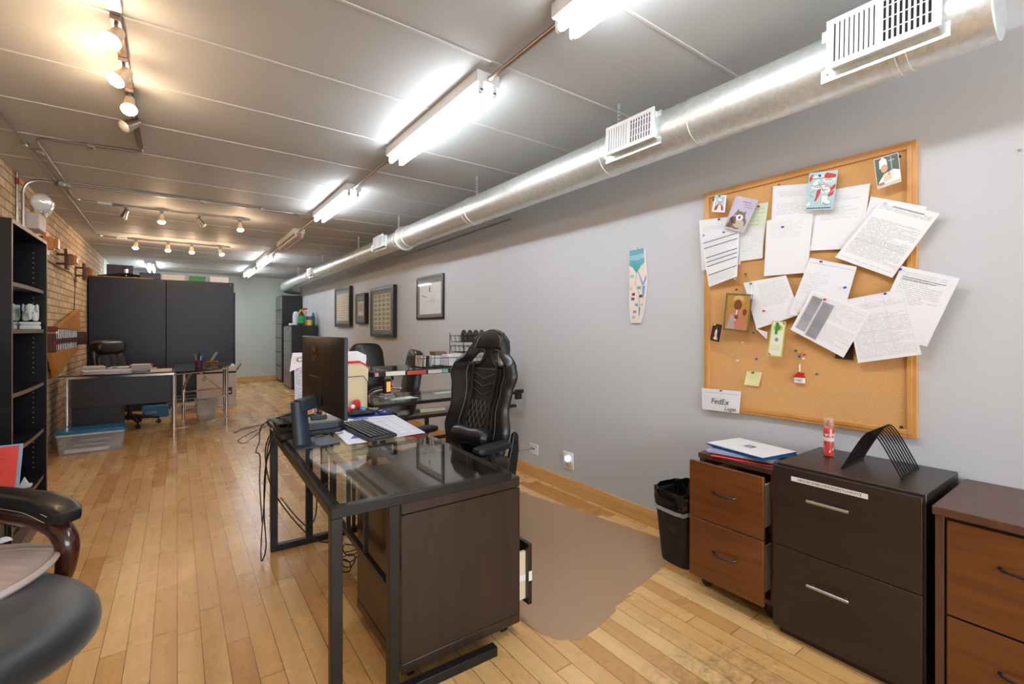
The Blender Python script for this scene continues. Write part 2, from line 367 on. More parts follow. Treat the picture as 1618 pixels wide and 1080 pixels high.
def clear_glass(name, tint, f=1.45):
    m = bpy.data.materials.new(name); m.use_nodes = True; nt = m.node_tree; nt.nodes.remove(nt.nodes['Principled BSDF']); out = nt.nodes['Material Output']
    tr = nt.nodes.new('ShaderNodeBsdfTransparent'); tr.inputs[0].default_value = RGB(tint)
    gl = nt.nodes.new('ShaderNodeBsdfGlossy'); gl.inputs['Roughness'].default_value = .015
    lw = nt.nodes.new('ShaderNodeLayerWeight'); lw.inputs[0].default_value = .5; mx = nt.nodes.new('ShaderNodeMixShader')
    nt.links.new(M_(nt, 'ADD', M_(nt, 'MULTIPLY', M_(nt, 'POWER', lw.outputs['Facing'], 4.4), .95), .02), mx.inputs[0]); nt.links.new(tr.outputs[0], mx.inputs[1]); nt.links.new(gl.outputs[0], mx.inputs[2]); nt.links.new(mx.outputs[0], out.inputs['Surface'])
    MATS[name] = m; return m
glass = clear_glass('desk_glass', (250, 253, 252))
thin_glass = mat('picture_glass', (255, 255, 255), .03, alpha=.12, spec=.9)
screw = mat('screw_metal', (170, 165, 155), .3, 1)
# ================================================================= room shell
def struct(name, mb, m, **k):
    o = mb.build(name, m, **k); o['kind'] = 'structure'; return o
wallp = mat('blue_grey_wall_paint', (201, 203, 207), .55, bump=.08, bscale=120, var=.012, vscale=3)
wallb = mat('pale_green_wall_paint', (200, 208, 204), .6, bump=.08, bscale=120)
ceilp = mat('ceiling_paint', (188, 190, 189), .6, bump=.15, bscale=90)
basew = wood('maple_trim', (206, 152, 88), (222, 172, 108), (40, 3, 40), .35)
struct('floor', MB().box(XL-.1, XR+.1, YF-.1, YB+.1, -.1, 0), floor_mat())
struct('ceiling', MB().box(XL-.1, XR+.1, YF-.1, YB+.1, ZC, ZC+.1), ceilp)
t = MB()
for k in range(-9, 17):
    y = 2.45+.61*k
    if YF < y < YB: t.box(XL+.001, XR-.001, y-.007, y+.007, ZC-.0045, ZC+.001)
struct('trim_1', t, mat('seam_cover_strip', (200, 200, 197), .4), bevel=.002)
struct('wall_right', MB().box(XR, XR+.1, YF, YB, 0, ZC), wallp)
struct('wall_left', MB().box(XL-.1, XL, YF, 11.0, 0, ZC), brick_mat())
struct('wall_left_rear', MB().box(XL-.1, XL+.004, 11.0, YB, 0, ZC), wallb)
struct('wall_back', MB().box(XL-.1, XR+.1, YB, YB+.1, 0, ZC), wallb)
f = MB(); f.box(XL-.1, -.8, YF-.1, YF, 0, ZC); f.box(2.2, XR+.1, YF-.1, YF, 0, ZC); f.box(-.8, 2.2, YF-.1, YF, 0, .55); f.box(-.8, 2.2, YF-.1, YF, 2.3, ZC)
struct('wall_front', f, wallp)
wf = MB(); wf.box(-.8, 2.2, YF-.08, YF-.02, .55, .6); wf.box(-.8, 2.2, YF-.08, YF-.02, 2.25, 2.3)  # unseen window behind the camera, added so the fill lamp can shine in
for x in (-.8, .175, 1.175, 2.15): wf.box(x, x+.05, YF-.08, YF-.02, .6, 2.25)
win = struct('added_window_1', wf, whitep)
MB().box(-.75, 2.15, YF-.055, YF-.049, .6, 2.25).build('pane', mat('window_pane', (255,255,255), 0, alpha=.05), win)
struct('baseboard_right', MB(Matrix.Translation((XR-.016,0,0))).prism([(0,0),(0,.098),(.004,.104),(.016,.104),(.016,0)], YF, YB-.016, 'y'), basew)
struct('baseboard_back', MB().box(XL+.01, XR-.017, YB-.016, YB, 0, .11), basew, bevel=.003)
struct('baseboard_left', MB().box(XL+.004, XL+.02, 11.05, YB-.017, 0, .11), basew, bevel=.003)
# screws, nail marks on the walls
for (px, py, r) in ((1612, 237, .005), (755, 447, .003), (1076, 397, .003)):
    p = pxx(px, py, XR-.001); 
    tag(MB().sphere((XR-.004, p.y, p.z), r, n=8).build('wall_hook', steel), {1612:'small metal hook in the wall right of the cork board', 755:'tiny nail in the wall right of the largest stamp picture', 1076:'tiny nail in the wall left of the cork board'}[px], 'hook')

# ================================================================= fluorescent fixtures
def fixture(y0, y1, x, lit, label):
    """twin tube shop light hanging flat under the ceiling"""
    L = y1-y0; t = thing('fluorescent_fixture', label, 'ceiling light', (x, y0, ZC), group='twin tube ceiling lights')
    z1 = -.001
    h = MB(); h.prism([(-.066,z1),(.066,z1),(.066,-.056),(.058,-.062),(.016,-.05),(-.016,-.05),(-.058,-.062),(-.066,-.056)], 0, L, 'y')
    h.build('housing', whitep, t, bevel=.002)
    for s in (-1, 1):
        MB().cyl((s*.038, .03, -.094), (s*.038, L-.03, -.094), .0165, n=14).build('tube', tube_m if lit else tube_off, t)
        for yy in (.004, L-.022):
            e = MB(); e.box(s*.038-.011, s*.038+.011, yy, yy+.018, -.096, -.052); e.cyl((s*.038, yy, -.098), (s*.038, yy+.018, -.098), .011, n=12)
            e.build('lamp_holder', whiteplas, t)
    return t
fixture(.16, 1.38, 1.25, True, 'lit twin tube fluorescent light nearest the camera, cut by the top of the frame')
fixture(1.93, 3.15, 1.25, True, 'lit twin tube fluorescent light above the near glass desk, second in the row')
fixture(4.10, 5.32, 1.25, True, 'lit twin tube fluorescent light where the cross conduit meets the row')
fixture(6.32, 7.54, 1.25, False, 'unlit twin tube fluorescent light with pale peach tubes in the row')
fixture(8.55, 9.77, 1.25, True, 'lit twin tube fluorescent light just beyond the unlit one')
fixture(10.65, 11.87, 1.25, True, 'lit twin tube fluorescent light at the far end of the row')
fixture(10.9, 12.1, -.42, True, 'lit twin tube fluorescent light above the tall black cupboards')
for a, b, lab in ((1.39, 1.92, 'thin bronze conduit between the two nearest tube lights'), (3.16, 4.09, 'thin conduit linking the second and third tube lights'), (5.33, 6.31, 'thin conduit linking the third tube light to the unlit one'), (7.55, 8.54, 'thin conduit after the unlit tube light'), (9.78, 10.64, 'thin conduit before the farthest tube light in the row')):
    tag(MB().cyl((1.25, a, ZC-.035), (1.25, b, ZC-.035), .011, n=12).build('ceiling_conduit', mat('bronze_conduit', (176,160,145), .35, 1)), lab, 'conduit')

# ================================================================= duct run
DX, DZ, DR = 2.05, 2.257, .113
t = thing('spiral_air_duct', 'long round galvanised air duct running under the ceiling along the grey wall', 'air duct', (DX, .28, DZ))
WORLD = True
d = MB(); d.lathe([(DR-.004,.0),(DR,.004),(DR,4.6)], (DX, .28, DZ), 40, axis='y').build('near_duct_section', galv, t)
R2 = .098
MB().lathe([(R2, 4.87), (R2, 11.9)], (DX, 0, DZ+.008), 36, axis='y').build('far_duct_section', galv, t)
el = MB(); pts = [(DX, 11.9, DZ)]+[(DX+.3-.3*math.cos(math.radians(a)), 11.9+.45*math.sin(math.radians(a)), DZ-.05*math.sin(math.radians(a))) for a in range(10, 91, 10)]+[(XR-.012, 12.36, DZ-.05)]
el.tube(pts, R2, 32).build('duct_elbow', galv, t)
for y, r in ((.5,DR+.002),(.53,DR+.003),(1.30,DR+.002),(1.86,DR+.003),(3.38,DR+.004),(3.44,DR+.002),(4.72,DR+.006),(5.02,R2+.004),(6.35,R2+.003),(8.4,R2+.003),(10.2,R2+.003),(11.4,R2+.003)):
    z = DZ if r > .105 else DZ+.008
    MB().lathe([(r-.003,-.012),(r,-.010),(r,.010),(r-.003,.012)], (DX, y, z), 40, axis='y').build('duct_band', galv, t)
fl = MB().lathe([(DR,-.01),(DR+.02,-.008),(DR+.02,.006),(R2,.012)], (DX, 4.87, DZ), 40, axis='y'); fl.build('duct_flange', galv, t)
WORLD = False
def strap(y, i, lab):
    rr = DR if y < 4.9 else R2; b = MB(); b.box(-.008, .008, -.001, .001, rr*.9, ZC-DZ)
    o = MB(Matrix.Translation((DX-.03, y, DZ))); o.box(-.009, .009, -.001, .001, rr*.94, ZC-DZ)
    for k in range(6): o.box(-.003, .003, -.0016, .0016, rr+.01+k*.02, rr+.018+k*.02, 1)
    tag(o.build('duct_hanger', [galv, mat('punched_hole', (40,40,42), .8)]), lab, 'duct hanger', 'perforated straps holding the duct')
for i, (y, lab) in enumerate(((1.77, 'perforated strap hanging beside the second vent from the camera'), (3.3, 'duct strap between the second vent and the duct flange'), (4.98, 'duct strap just beyond the duct flange'), (6.4, 'thin duct strap above the largest stamp picture'), (8.35, 'thin duct strap in front of the farthest duct vent'), (10.3, 'farthest thin duct strap near the duct elbow'))): strap(y, i, lab)
def vent(y0, y1, zc, hh, label, cols=14, split=.5):
    """white register on a galvanised saddle collar; faces the room"""
    L = y1-y0; rr = .113
    T = Matrix.Translation((DX, y0, DZ)) @ Matrix.Rotation(math.radians(3), 4, 'Y')
    t = thing('duct_vent', label, 'air vent', (DX-.14, y0, DZ+.02), group='white vents on the air duct')
    hx = -.135; z0, z1 = -hh/2+.012, hh/2+.012
    bk = MB(T); bk.box(-.06, hx, .012, L-.012, z0+.002, z1-.002, 0)
    bk.box(-.1, -.095, -.012, L+.03, z0-.03, z1+.0, 0)
    o = bk.build('saddle', galv, t, world=True)
    fr = MB(T); w_ = .02
    fr.box(hx-.007, hx, 0, L, z0-.008, z0-.008+w_); fr.box(hx-.007, hx, 0, L, z1+.008-w_, z1+.008)
    fr.box(hx-.007, hx, 0, w_+.004, z0+.012, z1-.012); fr.box(hx-.007, hx, L-w_-.004, L, z0+.012, z1-.012)
    fr.box(hx-.007, hx, L*split-.008, L*split+.008, z0+.012, z1-.012)
    fr.box(hx-.022, hx-.002, L-.012, L-.006, z0-.03, z0+.05)
    fr.build('register_frame', whitep, t, bevel=.0015, world=True)
    MB(T).box(hx-.0012, hx-.0002, .016, L-.016, z0+.01, z1-.01).build('dark_opening', mat('vent_dark', (30,30,32), .8), t, world=True)
    sl = MB(T)
    for k in range(cols):
        y = w_+.008+(L-2*w_-.016)*(k+.5)/cols
        far = y > L*split
        a = math.radians(20 if far else 62); cc, ss = math.cos(a)*.006, math.sin(a)*.006
        wd_ = (L-2*w_)/cols*(.42 if not far else .66); sl.box(hx-.0065, hx-.0025, y-wd_/2, y+wd_/2, z0+.012, z1-.012)
    for q in (.3, .55, .8): sl.box(hx-.0024, hx-.0014, .02, L*split, z0+(z1-z0)*q-.002, z0+(z1-z0)*q+.002)
    sl.build('louvers', whitep, t, world=True)
    return t
vent(.385, .70, 0, .165, 'white louvered vent nearest the camera at the open end of the duct', 18)
vent(1.45, 1.77, 0, .14, 'white louvered vent in mid duct above the map decoration', 16)
vent(5.18, 5.52, 0, .13, 'small white vent just past the duct flange', 8)
vent(8.75, 9.05, 0, .12, 'tiny white vent near the far end of the duct', 5)
tag(MB().tube(smooth_path([(2.36, 3.3, 2.21), (2.36, 6, 2.2), (2.36, 9.3, 2.19), (2.38, 10.2, 2.2), (XR-.014, 10.5, 2.2)], 4), .011, 8).build('wall_conduit', conduit), 'thin metal pipe running along the wall just below the duct', 'conduit')

# ================================================================= conduits and track lights
zc = ZC-.014
def cond(name, pts, r, lab):
    return tag(MB().tube(pts, r, 10).build(name, conduit), lab, 'conduit')
def bend(a, b, c, r=.06, n=5):
    a, b, c = Vector(a), Vector(b), Vector(c); u = (a-b).normalized(); v = (c-b).normalized(); p0, p2 = b+u*r, b+v*r
    return [p0*(1-t)**2+b*2*t*(1-t)+p2*t*t for t in [i/n for i in range(n+1)]]
JB = (-.80, 5.51)
o = cond('ceiling_conduit', [(-.2,4.12,zc)]+bend((-.2,4.12,zc),(-.2,4.2,zc),(-.74,4.33,zc),.05)+bend((-.2,4.2,zc),(-.76,4.3,zc),(-.78,5.4,zc),.1)+[(-.775,5.47,zc)], .009, 'looped ceiling conduit from the nearest track light to the junction box')
cond('ceiling_conduit', [(-.83,YF+.02,zc),(-.835,3.9,zc),(-.835,5.46,zc)], .008, 'straight ceiling conduit coming from the camera side to the junction box')
cond('ceiling_conduit', [(-.785,5.55,zc)]+bend((-.785,5.55,zc),(-.8,6.12,zc),(-.6,6.15,zc),.1)+[(-.615,6.15,zc)], .008, 'ceiling conduit from the junction box to the middle track light')
cond('ceiling_conduit', [(-.83,5.55,zc)]+bend((-.83,5.55,zc),(-.86,8.3,zc),(-.6,8.33,zc),.12)+[(-.655,8.32,zc)], .008, 'ceiling conduit from the junction box to the farthest track light')
cond('ceiling_conduit', [(-.75,5.51,zc),(.9,5.47,zc),(1.05,5.5,zc),(1.1,5.55,zc-.005),(1.23,5.5,zc)], .009, 'long cross conduit from the junction box to the tube lights')
cond('wall_conduit', [(-.85,5.51,zc)]+bend((-.84,5.51,zc),(XL+.03,5.51,zc),(XL+.03,5.51,1.6),.13,8)+[(XL+.03,5.51,1.3)], .012, 'curved conduit bending from the ceiling down the brick wall')
cond('wall_conduit', [(XL+.02,5.38,ZC-.002),(XL+.02,5.38,1.3)], .011, 'straight pipe with red collar down the brick wall beside the bookcase')
j = thing('junction_box', 'grey metal junction box on the ceiling where the conduits meet', 'junction box', (JB[0], JB[1], ZC))
MB().prism([(.055*math.cos(a), .055*math.sin(a)) for a in [math.pi/4*k+math.pi/8 for k in range(8)]], -.04, -.001).build('box_body', conduit, j, bevel=.003)
MB().cyl((0,0,-.046), (0,0,-.04), .05, n=24).build('cover', conduit, j)
for i, (x, y, lb) in enumerate(((.2,5.49,'pipe clamp on the middle of the long cross conduit'), (.72,5.475,'pipe clamp on the cross conduit near the tube lights'), (-.48,4.265,'pipe clamp on the looped conduit behind the nearest track light'), (-.79,4.62,'pipe clamp on the looped conduit towards the junction box'), (-.84,4.5,'pipe clamp on the straight conduit beside the loop'))):
    tag(MB().box(x-.02, x+.02, y-.02, y+.02, ZC-.03, ZC-.0005).build('pipe_clamp', conduit, bevel=.004), lb, 'pipe clamp')
tag(MB().lathe([(.014,0),(.014,.05)], (XL+.02,5.38,2.42), 12).build('pipe_collar', mat('red_paint', (150,50,44), .5)), 'red band on the straight wall pipe', 'pipe collar')

track_m = mat('track_metal', (150, 140, 132), .35, 1)
def lamp_head(lit, loc, aim, group, label):
    h = thing('track_spotlight', label, 'spotlight', loc, 0, group)
    MB().box(-.018, .018, -.03, .03, -.018, -.0).build('adapter', track_m, h, bevel=.002)
    MB().cyl((0,0,-.018), (0,0,-.05), .007, n=10).build('stem', track_m, h)
    a = Vector(aim).normalized(); R = a.to_track_quat('Z', 'Y').to_matrix().to_4x4()
    T = Matrix.Translation((0,0,-.065)) @ R
    MB(T).lathe([(.012,-.035),(.022,-.03),(.024,.0),(.028,.02),(.034,.05),(.033,.052)], n=24).build('lamp_shade', track_m if not lit else mat('warm_lit_lamp_shell', (235,215,190), .3, .6), h)
    MB(T).lathe([(.001,.046),(.031,.048),(.035,.054),(.032,.064),(.020,.074),(.001,.078)], n=24).build('bulb', bulb_m if lit else bulb_off, h)
    if lit:
        l = bpy.data.lights.new('bulb_light', 'POINT'); l.energy = SPOT_W; l.color = (1, .70, .46); l.shadow_soft_size = .03
        lo = bpy.data.objects.new('bulb_light', l); COL.objects.link(lo); lo.parent = h; lo.location = Vector((0,0,-.065))+a*.12
    return h
def track(p0, p1, heads, lab, gl):
    a, b = Vector(p0), Vector(p1); t = thing('track_rail', lab, 'light track', a)
    WB = MB().bar(a, b, .035, .018); WB.build('rail', track_m, t, bevel=.002, world=True)
    d = (b-a).normalized(); MB().bar(a-d*.05, a+d*.06, .045, .024).build('power_feed', whitep, t, world=True)
    for (s, lit, aim, lb) in heads:
        p = a+(b-a)*s; lamp_head(lit, (p.x, p.y, p.z-.009), aim, gl, lb)
zt = ZC-.0105
track((-.2,2.33,zt), (-.205,4.1,zt), ((.07,True,(-.25,-.5,-.75),'nearest lit spotlight on the ceiling track at top left'), (.27,True,(-.5,-.35,-.8),'second lit spotlight on the nearest track'), (.46,True,(.0,-.55,-.85),'third lit spotlight on the nearest track, partly hooded'), (.63,False,(-.75,-.3,-.6),'unlit spotlight at the back end of the nearest track')), 'ceiling light track nearest the camera running away from it', 'spotlights on the near track')
track((-.59,6.15,zt), (.68,6.1,zt), ((.13,False,(-.3,.3,-.8),'unlit spotlight at the left of the middle track'), (.36,True,(.0,-.1,-1),'lit spotlight left of centre on the middle track'), (.62,False,(.6,.2,-.7),'unlit spotlight right of centre on the middle track'), (.92,True,(.1,-.2,-1),'lit spotlight at the right end of the middle track')), 'middle ceiling light track crossing the room', 'spotlights on the middle track')
track((-.62,8.32,zt), (.66,8.3,zt), ((.12,True,(-.1,-.2,-1),'leftmost spotlight on the farthest track'), (.40,True,(0,-.2,-1),'second spotlight from the left on the farthest track'), (.62,True,(0,-.2,-1),'third spotlight from the left on the farthest track'), (.90,True,(.3,-.2,-.9),'rightmost spotlight on the farthest track')), 'farthest ceiling light track crossing the room', 'spotlights on the far track')

# ================================================================= emergency light
t = thing('emergency_light', 'white twin head emergency light box on the brick wall above the bookcase', 'emergency light', (XL, 5.75, 2.11))
WORLD = True
MB().box(XL+.001, XL+.09, 5.72, 6.0, 2.13, 2.27).build('battery_box', mat('grey_beige_plastic', (205,198,192), .4), t, bevel=.008)
for (y, aim) in ((5.76, (.5,-.75,-.1)), (5.98, (.8,-.1,-.35))):
    a = Vector(aim).normalized(); T = Matrix.Translation((XL+.09, y, 2.37)) @ a.to_track_quat('Z','Y').to_matrix().to_4x4()
    hd = MB(T).lathe([(.02,-.05),(.055,-.035),(.072,0),(.076,.022),(.07,.03),(.066,.018)], n=28).build('lamp_head', whiteplas, t)
    MB(T).lathe([(.001,.012),(.04,.016),(.066,.024),(.066,.026),(.001,.03)], n=28).build('lens', mat('clear_lens', (225,225,220), .08, .3), hd)
    MB().cyl((XL+.09,y,2.28),(XL+.09,y,2.34),.012,n=10).build('swivel', whiteplas, t)
WORLD = False
# ================================================================= wooden block sconces and wall sculpture
w_dk = wood('dark_cherry_wood', (70, 34, 26), (104, 52, 38), (20,4,20), .35)
w_lt = wood('honey_oak', (190, 120, 56), (214, 148, 80), (6,30,6), .4)
w_md = wood('mid_brown_wood', (140, 82, 44), (170, 104, 58), (20,4,20), .4)
def sconce(y, z, style, lab):
    t = thing('wooden_coat_hook', lab, 'wall sculpture', (XL, y, z), 0, 'layered wooden block ornaments on the brick wall')
    for dz in (-.05, .05):
        MB().box(.0, .07, -.012, .012, dz-.012, dz+.012).build('bracket_arm', w_dk, t, bevel=.002)
    MB().box(.0705, .095, -.06, .08, -.11, .11).build('front_board', w_dk if style else w_lt, t, bevel=.002)
    MB().box(.0955, .135, -.02, .07, -.055, .06).build('middle_block', w_lt if not style else w_md, t, bevel=.002)
    MB().box(.1355, .165, .0, .085, -.04, .05).build('small_block', w_lt, t, bevel=.002)
sconce(6.02, 2.05, 0, 'light wooden block ornament on the brick wall right beneath the emergency light')
sconce(7.02, 2.02, 1, 'dark wooden block ornament on the brick wall, second from the bookcase')
sconce(8.2, 2.0, 1, 'red brown wooden block ornament on the brick wall beside the tall cupboards')
tag(MB().tube(smooth_path([(XL+.01,6.1,1.96),(XL+.01,6.9,1.93),(XL+.01,8.0,1.9),(XL+.01,8.02,1.5),(XL+.01,8.05,1.2)],4), .004, 6).build('wall_wire', blkpl), 'thin dark wire running under the wooden ornaments down the brick wall', 'wire')
t = thing('wooden_wall_sculpture', 'large wall sculpture of two golden wood triangles, dark H bars and metal chimes', 'wall sculpture', (XL, 7.1, 1.1))
WORLD = True
gold = wood('golden_ply', (184, 122, 50), (206, 144, 68), (4,8,8), .4)
MB().prism([(6.62,1.265),(7.96,1.505),(7.96,1.235)][::1], XL+.03, XL+.075, 'x').build('upper_triangle', gold, t, bevel=.003)
MB().prism([(6.35,1.02),(7.96,1.03),(6.60,.765)], XL+.03, XL+.075, 'x').build('lower_triangle', gold, t, bevel=.003)
MB().box(XL+.0755, XL+.09, 6.44, 8.33, 1.10, 1.155).build('cross_bar', w_dk, t, bevel=.003)
MB().box(XL+.0, XL+.09, 6.39, 6.44, 1.02, 1.205).build('near_post', w_dk, t, bevel=.003)
MB().box(XL+.0, XL+.09, 8.33, 8.41, 1.05, 1.22).build('far_post', w_dk, t, bevel=.003)
for k in range(11):
    y = 6.68+k*.115
    MB().cyl((XL+.05, y, 1.03), (XL+.05, y, 1.25), .012, n=10).build('chime_rod', conduit, t)
bx = MB().box(XL+.03, XL+.09, 6.39, 6.52, 1.225, 1.28).build('clock_block', mat('red_brown_lacquer', (120,48,30), .3), t, bevel=.006)
MB().box(XL+.0905, XL+.094, 6.40, 6.5, 1.208, 1.229).build('small_plate', whiteplas, bx)
WORLD = False
# ================================================================= bookcase and figurines (left)
bk = wood('black_ash_laminate', (15,16,21), (25,25,30), (2,2,30), .32, coat=.05)
bk.node_tree.nodes['Principled BSDF'].inputs['Specular IOR Level'].default_value = .3
edge = mat('worn_brown_edging', (110, 88, 72), .45)
def hslab(x0, x1, y0, y1, z0, z1, bow=0):
    m = MB(); n = 12
    poly = [(x0,y0)]+[(x1+bow*math.sin(math.pi*i/n), y0+(y1-y0)*i/n) for i in range(n+1)]+[(x0,y1)]
    m.prism(poly, z0, z1)
    # front edging: thin strip proud of the slab
    e = [(p[0]+.0015, p[1]) for p in poly[1:-1]]; e2 = [(p[0]-.001, p[1]) for p in poly[1:-1]]
    m.prism(e+e2[::-1], z0+.0005, z1-.0005, 'z', 1); return m
t = thing('bookcase', 'tall black bookcase with bowed shelves standing against the brick wall at left', 'bookcase', (-.88, 3.84, 0))
WORLD = True
x0, x1, y0, y1 = XL+.012, -.69, 3.436, 4.24
for y, in ((y0,), (y1-.02,)):
    m = MB(); m.box(x0, x1, y, y+.02, 0, 1.80); m.box(x1-.0005, x1+.001, y, y+.02, 0, 1.8, 1); m.build('side_panel', [bk, edge], t)
MB().box(x0, x0+.006, y0+.02, y1-.02, .06, 1.78).build('back_panel', bk, t)
hslab(x0, x1, y0+.0, y1, 1.80, 1.822).build('top_panel', [bk, edge], t)
for z in (1.50, 1.25, .91, .61, .31): hslab(x0+.007, x1-.014, y0+.0205, y1-.0205, z-.022, z, .010).build('shelf', [bk, edge], t)
MB().box(x0+.3, x1-.01, y0+.0205, y1-.0205, .0, .07).build('plinth', edge, t)
pin = MB()
for z in [q*.032+.3 for q in range(46)]:
    if all(abs(z-s) > .04 for s in (1.5,1.25,.91,.61,.31)): pin.cyl((x1-.06, y1-.0204, z), (x1-.06, y1-.0225, z), .0035, n=6)
pin.build('shelf_pin_holes', mat('pale_hole', (150,145,135), .6), t)
WORLD = False
stone = mat('pale_carved_stone', (206, 212, 208), .55, bump=.4, bscale=90)
def elephant(loc, lab, rz):
    t = thing('elephant_figurine', lab, 'figurine', loc, rz, 'pale stone elephant figurines on the bookcase shelf')
    b = MB(); b.box(-.045,.045,-.06,.06,0,.022); b.box(-.04,.04,-.054,.054,.022,.03); b.box(-.045,.045,-.06,.06,.03,.045)
    b.build('plinth', stone, t, bevel=.003)
    V = [(0,0,.115),(0,.035,.115),(0,-.03,.118),(0,-.055,.135),(0,-.068,.105),(0,-.066,.07),(0,-.062,.056),
         (.022,.035,.075),(.022,.036,.048),(-.022,.035,.075),(-.022,.036,.048),(.022,-.028,.075),(.022,-.028,.048),(-.022,-.028,.075),(-.022,-.028,.048)]
    me_e = [(0,1),(0,2),(2,3),(3,4),(4,5),(5,6),(1,7),(7,8),(1,9),(9,10),(2,11),(11,12),(2,13),(13,14)]
    me = bpy.data.meshes.new('body'); me.from_pydata(V, me_e, [])
    o = bpy.data.objects.new('body', me); COL.objects.link(o); o.parent = t; o.modifiers.new('skin', 'SKIN')
    if not me.skin_vertices: 
        bm = bmesh.new(); bm.from_mesh(me); bm.verts.layers.skin.new(); bm.to_mesh(me); bm.free()
    R = [.036,.034,.034,.026,.014,.009,.007,.016,.015,.016,.015,.015,.014,.015,.014]
    for i, r in enumerate(R): me.skin_vertices[0].data[i].radius = (r, r)
    me.skin_vertices[0].data[0].use_root = True
    sb = o.modifiers.new('sub', 'SUBSURF'); sb.levels = 2; sb.render_levels = 2; me.materials.append(stone)
    for s in (-1, 1):
        MB().sup((s*.03, -.046, .13), (.012,.036,.05), .9, .9, 14, 8).build('ear', stone, t)
        MB().tube(smooth_path([(s*.012,-.07,.11),(s*.014,-.085,.098),(s*.014,-.094,.104)],3), .0035, 6).build('tusk', stone, t)
    return t
for i, (x, lab) in enumerate(((-.738,'pale stone elephant figurine at the right on the bookcase shelf'), (-.828,'pale stone elephant figurine in the middle of the bookcase shelf'), (-.918,'pale stone elephant figurine half hidden by the bookcase side'))):
    elephant((x, 4.08, 1.2505), lab, math.radians((8,-4,3)[i]))
t = thing('small_figurine', 'small white ornament on a low bookcase shelf beside the red sheet', 'figurine', (-.74, 3.95, .3105))
MB().prism([(-.03,0),(.03,0),(.028,.012),(-.028,.012)], -.03, .03, 'y').build('base', whiteplas, t); MB().prism([(-.02,.0125),(.02,.0125),(0,.06)], -.01, .01, 'y').build('sail', whiteplas, t, bevel=.003)

# white topped stand and low black cabinet with red sheet
t = thing('plant_stand', 'slim stand with a rounded white top, cut by the left edge of the frame', 'stand', (-.80, 2.95, 0))
MB().lathe([(.13,.742),(.14,.75),(.14,.765),(.13,.772)], n=40).build('top', whiteplas, t)
for a in (20, 140, 260):
    c, s = math.cos(math.radians(a))*.12, math.sin(math.radians(a))*.12
    MB().cyl((c,s,0),(c,s,.742),.006,n=8).build('leg', mat('tan_metal', (150,122,92), .4, .5), t)
t = thing('low_cabinet', 'low black shelf unit behind the armrest at far left', 'cabinet', (-.86, 3.2, 0))
WORLD = True
m = MB(); m.box(XL+.02,-.70,3.06,3.42,.0,.02); m.box(XL+.02,-.70,3.06,3.42,.43,.45); m.box(XL+.02,-.7,3.06,3.08,.02,.43); m.box(XL+.02,-.7,3.4,3.42,.02,.43)
m.build('carcass', bk, t, bevel=.001); MB().box(XL+.04,-.705,3.085,3.395,.025,.425).build('door', bk, t, bevel=.002)
WORLD = False

UV4 = 1
def sheet(name, label, cat, c, m, off=0, curl=0, group=None, nx=8, ny=10, patches=None, pm=None, thick=.0004, kind=None):
    """c: TL,TR,BR,BL world corners; curl lifts along the normal"""
    TL, TR, BR, BL = [Vector(p) for p in c]; n = (TR-TL).cross(TL-BL).normalized()
    def fn(u, v):
        p = BL*(1-u)*(1-v)+BR*u*(1-v)+TL*(1-u)*v+TR*u*v
        k = off
        if callable(curl): k += curl(u, v)
        elif patches: k += curl*(1-v)
        else: k += curl*((1-v)**2)*(.35+.65*abs(2*u-1)**1.5)
        return p+n*k
    mb = MB(); mb.grid(fn, nx, ny, 0)
    bk_ = MB(); mb.grid(lambda u, v: fn(u, v)-n*thick, nx, ny, 0)
    if patches:
        for i, (poly, mi) in enumerate(patches):
            cen = [fn(u, v)+n*(.0004+.00005*i) for u, v in poly]
            mb.add(cen, [tuple(range(len(cen)))], mi)
    o = mb.build(name, [m]+(pm or []), bevel=0, angle=80, weld=False)
    return tag(o, label, cat, group, kind)
def ell(cu, cv, ru, rv, n=14, a0=0, a1=360, rot=0):
    out = []
    for i in range(n):
        a = math.radians(a0+(a1-a0)*i/(n if a1-a0 == 360 else n-1)); x, y = math.cos(a)*ru, math.sin(a)*rv
        r = math.radians(rot); out.append((cu+x*math.cos(r)-y*math.sin(r), cv+x*math.sin(r)+y*math.cos(r)))
    return out
def rc(a, b, c, d): return [(a,c),(b,c),(b,d),(a,d)]
pa_red = paper_mat('red_note_sheet', (238, 84, 78), 26, .06, .85, .1, .9, (120, 30, 40), .3, .22, 12, .7)
pa_blue = mat('light_blue_folder', (160, 186, 214), .5)
for off, mm, nm, lb, cc in ((0, pa_blue, 'folder', 'light blue folder behind the red note sheet by the bookcase', 0), (.004, pa_red, 'paper_sheet', 'red sheet of handwritten notes clipped on the blue folder', .012)):
    sheet(nm, lb, 'folder' if off == 0 else 'paper', [(-.80-.09+cc, 3.12, .712-cc*.7), (-.578-cc, 3.07, .722-cc*.7), (-.588-cc, 3.02, .4505+cc), (-.89+cc, 3.04, .4505+cc)], mm, off)

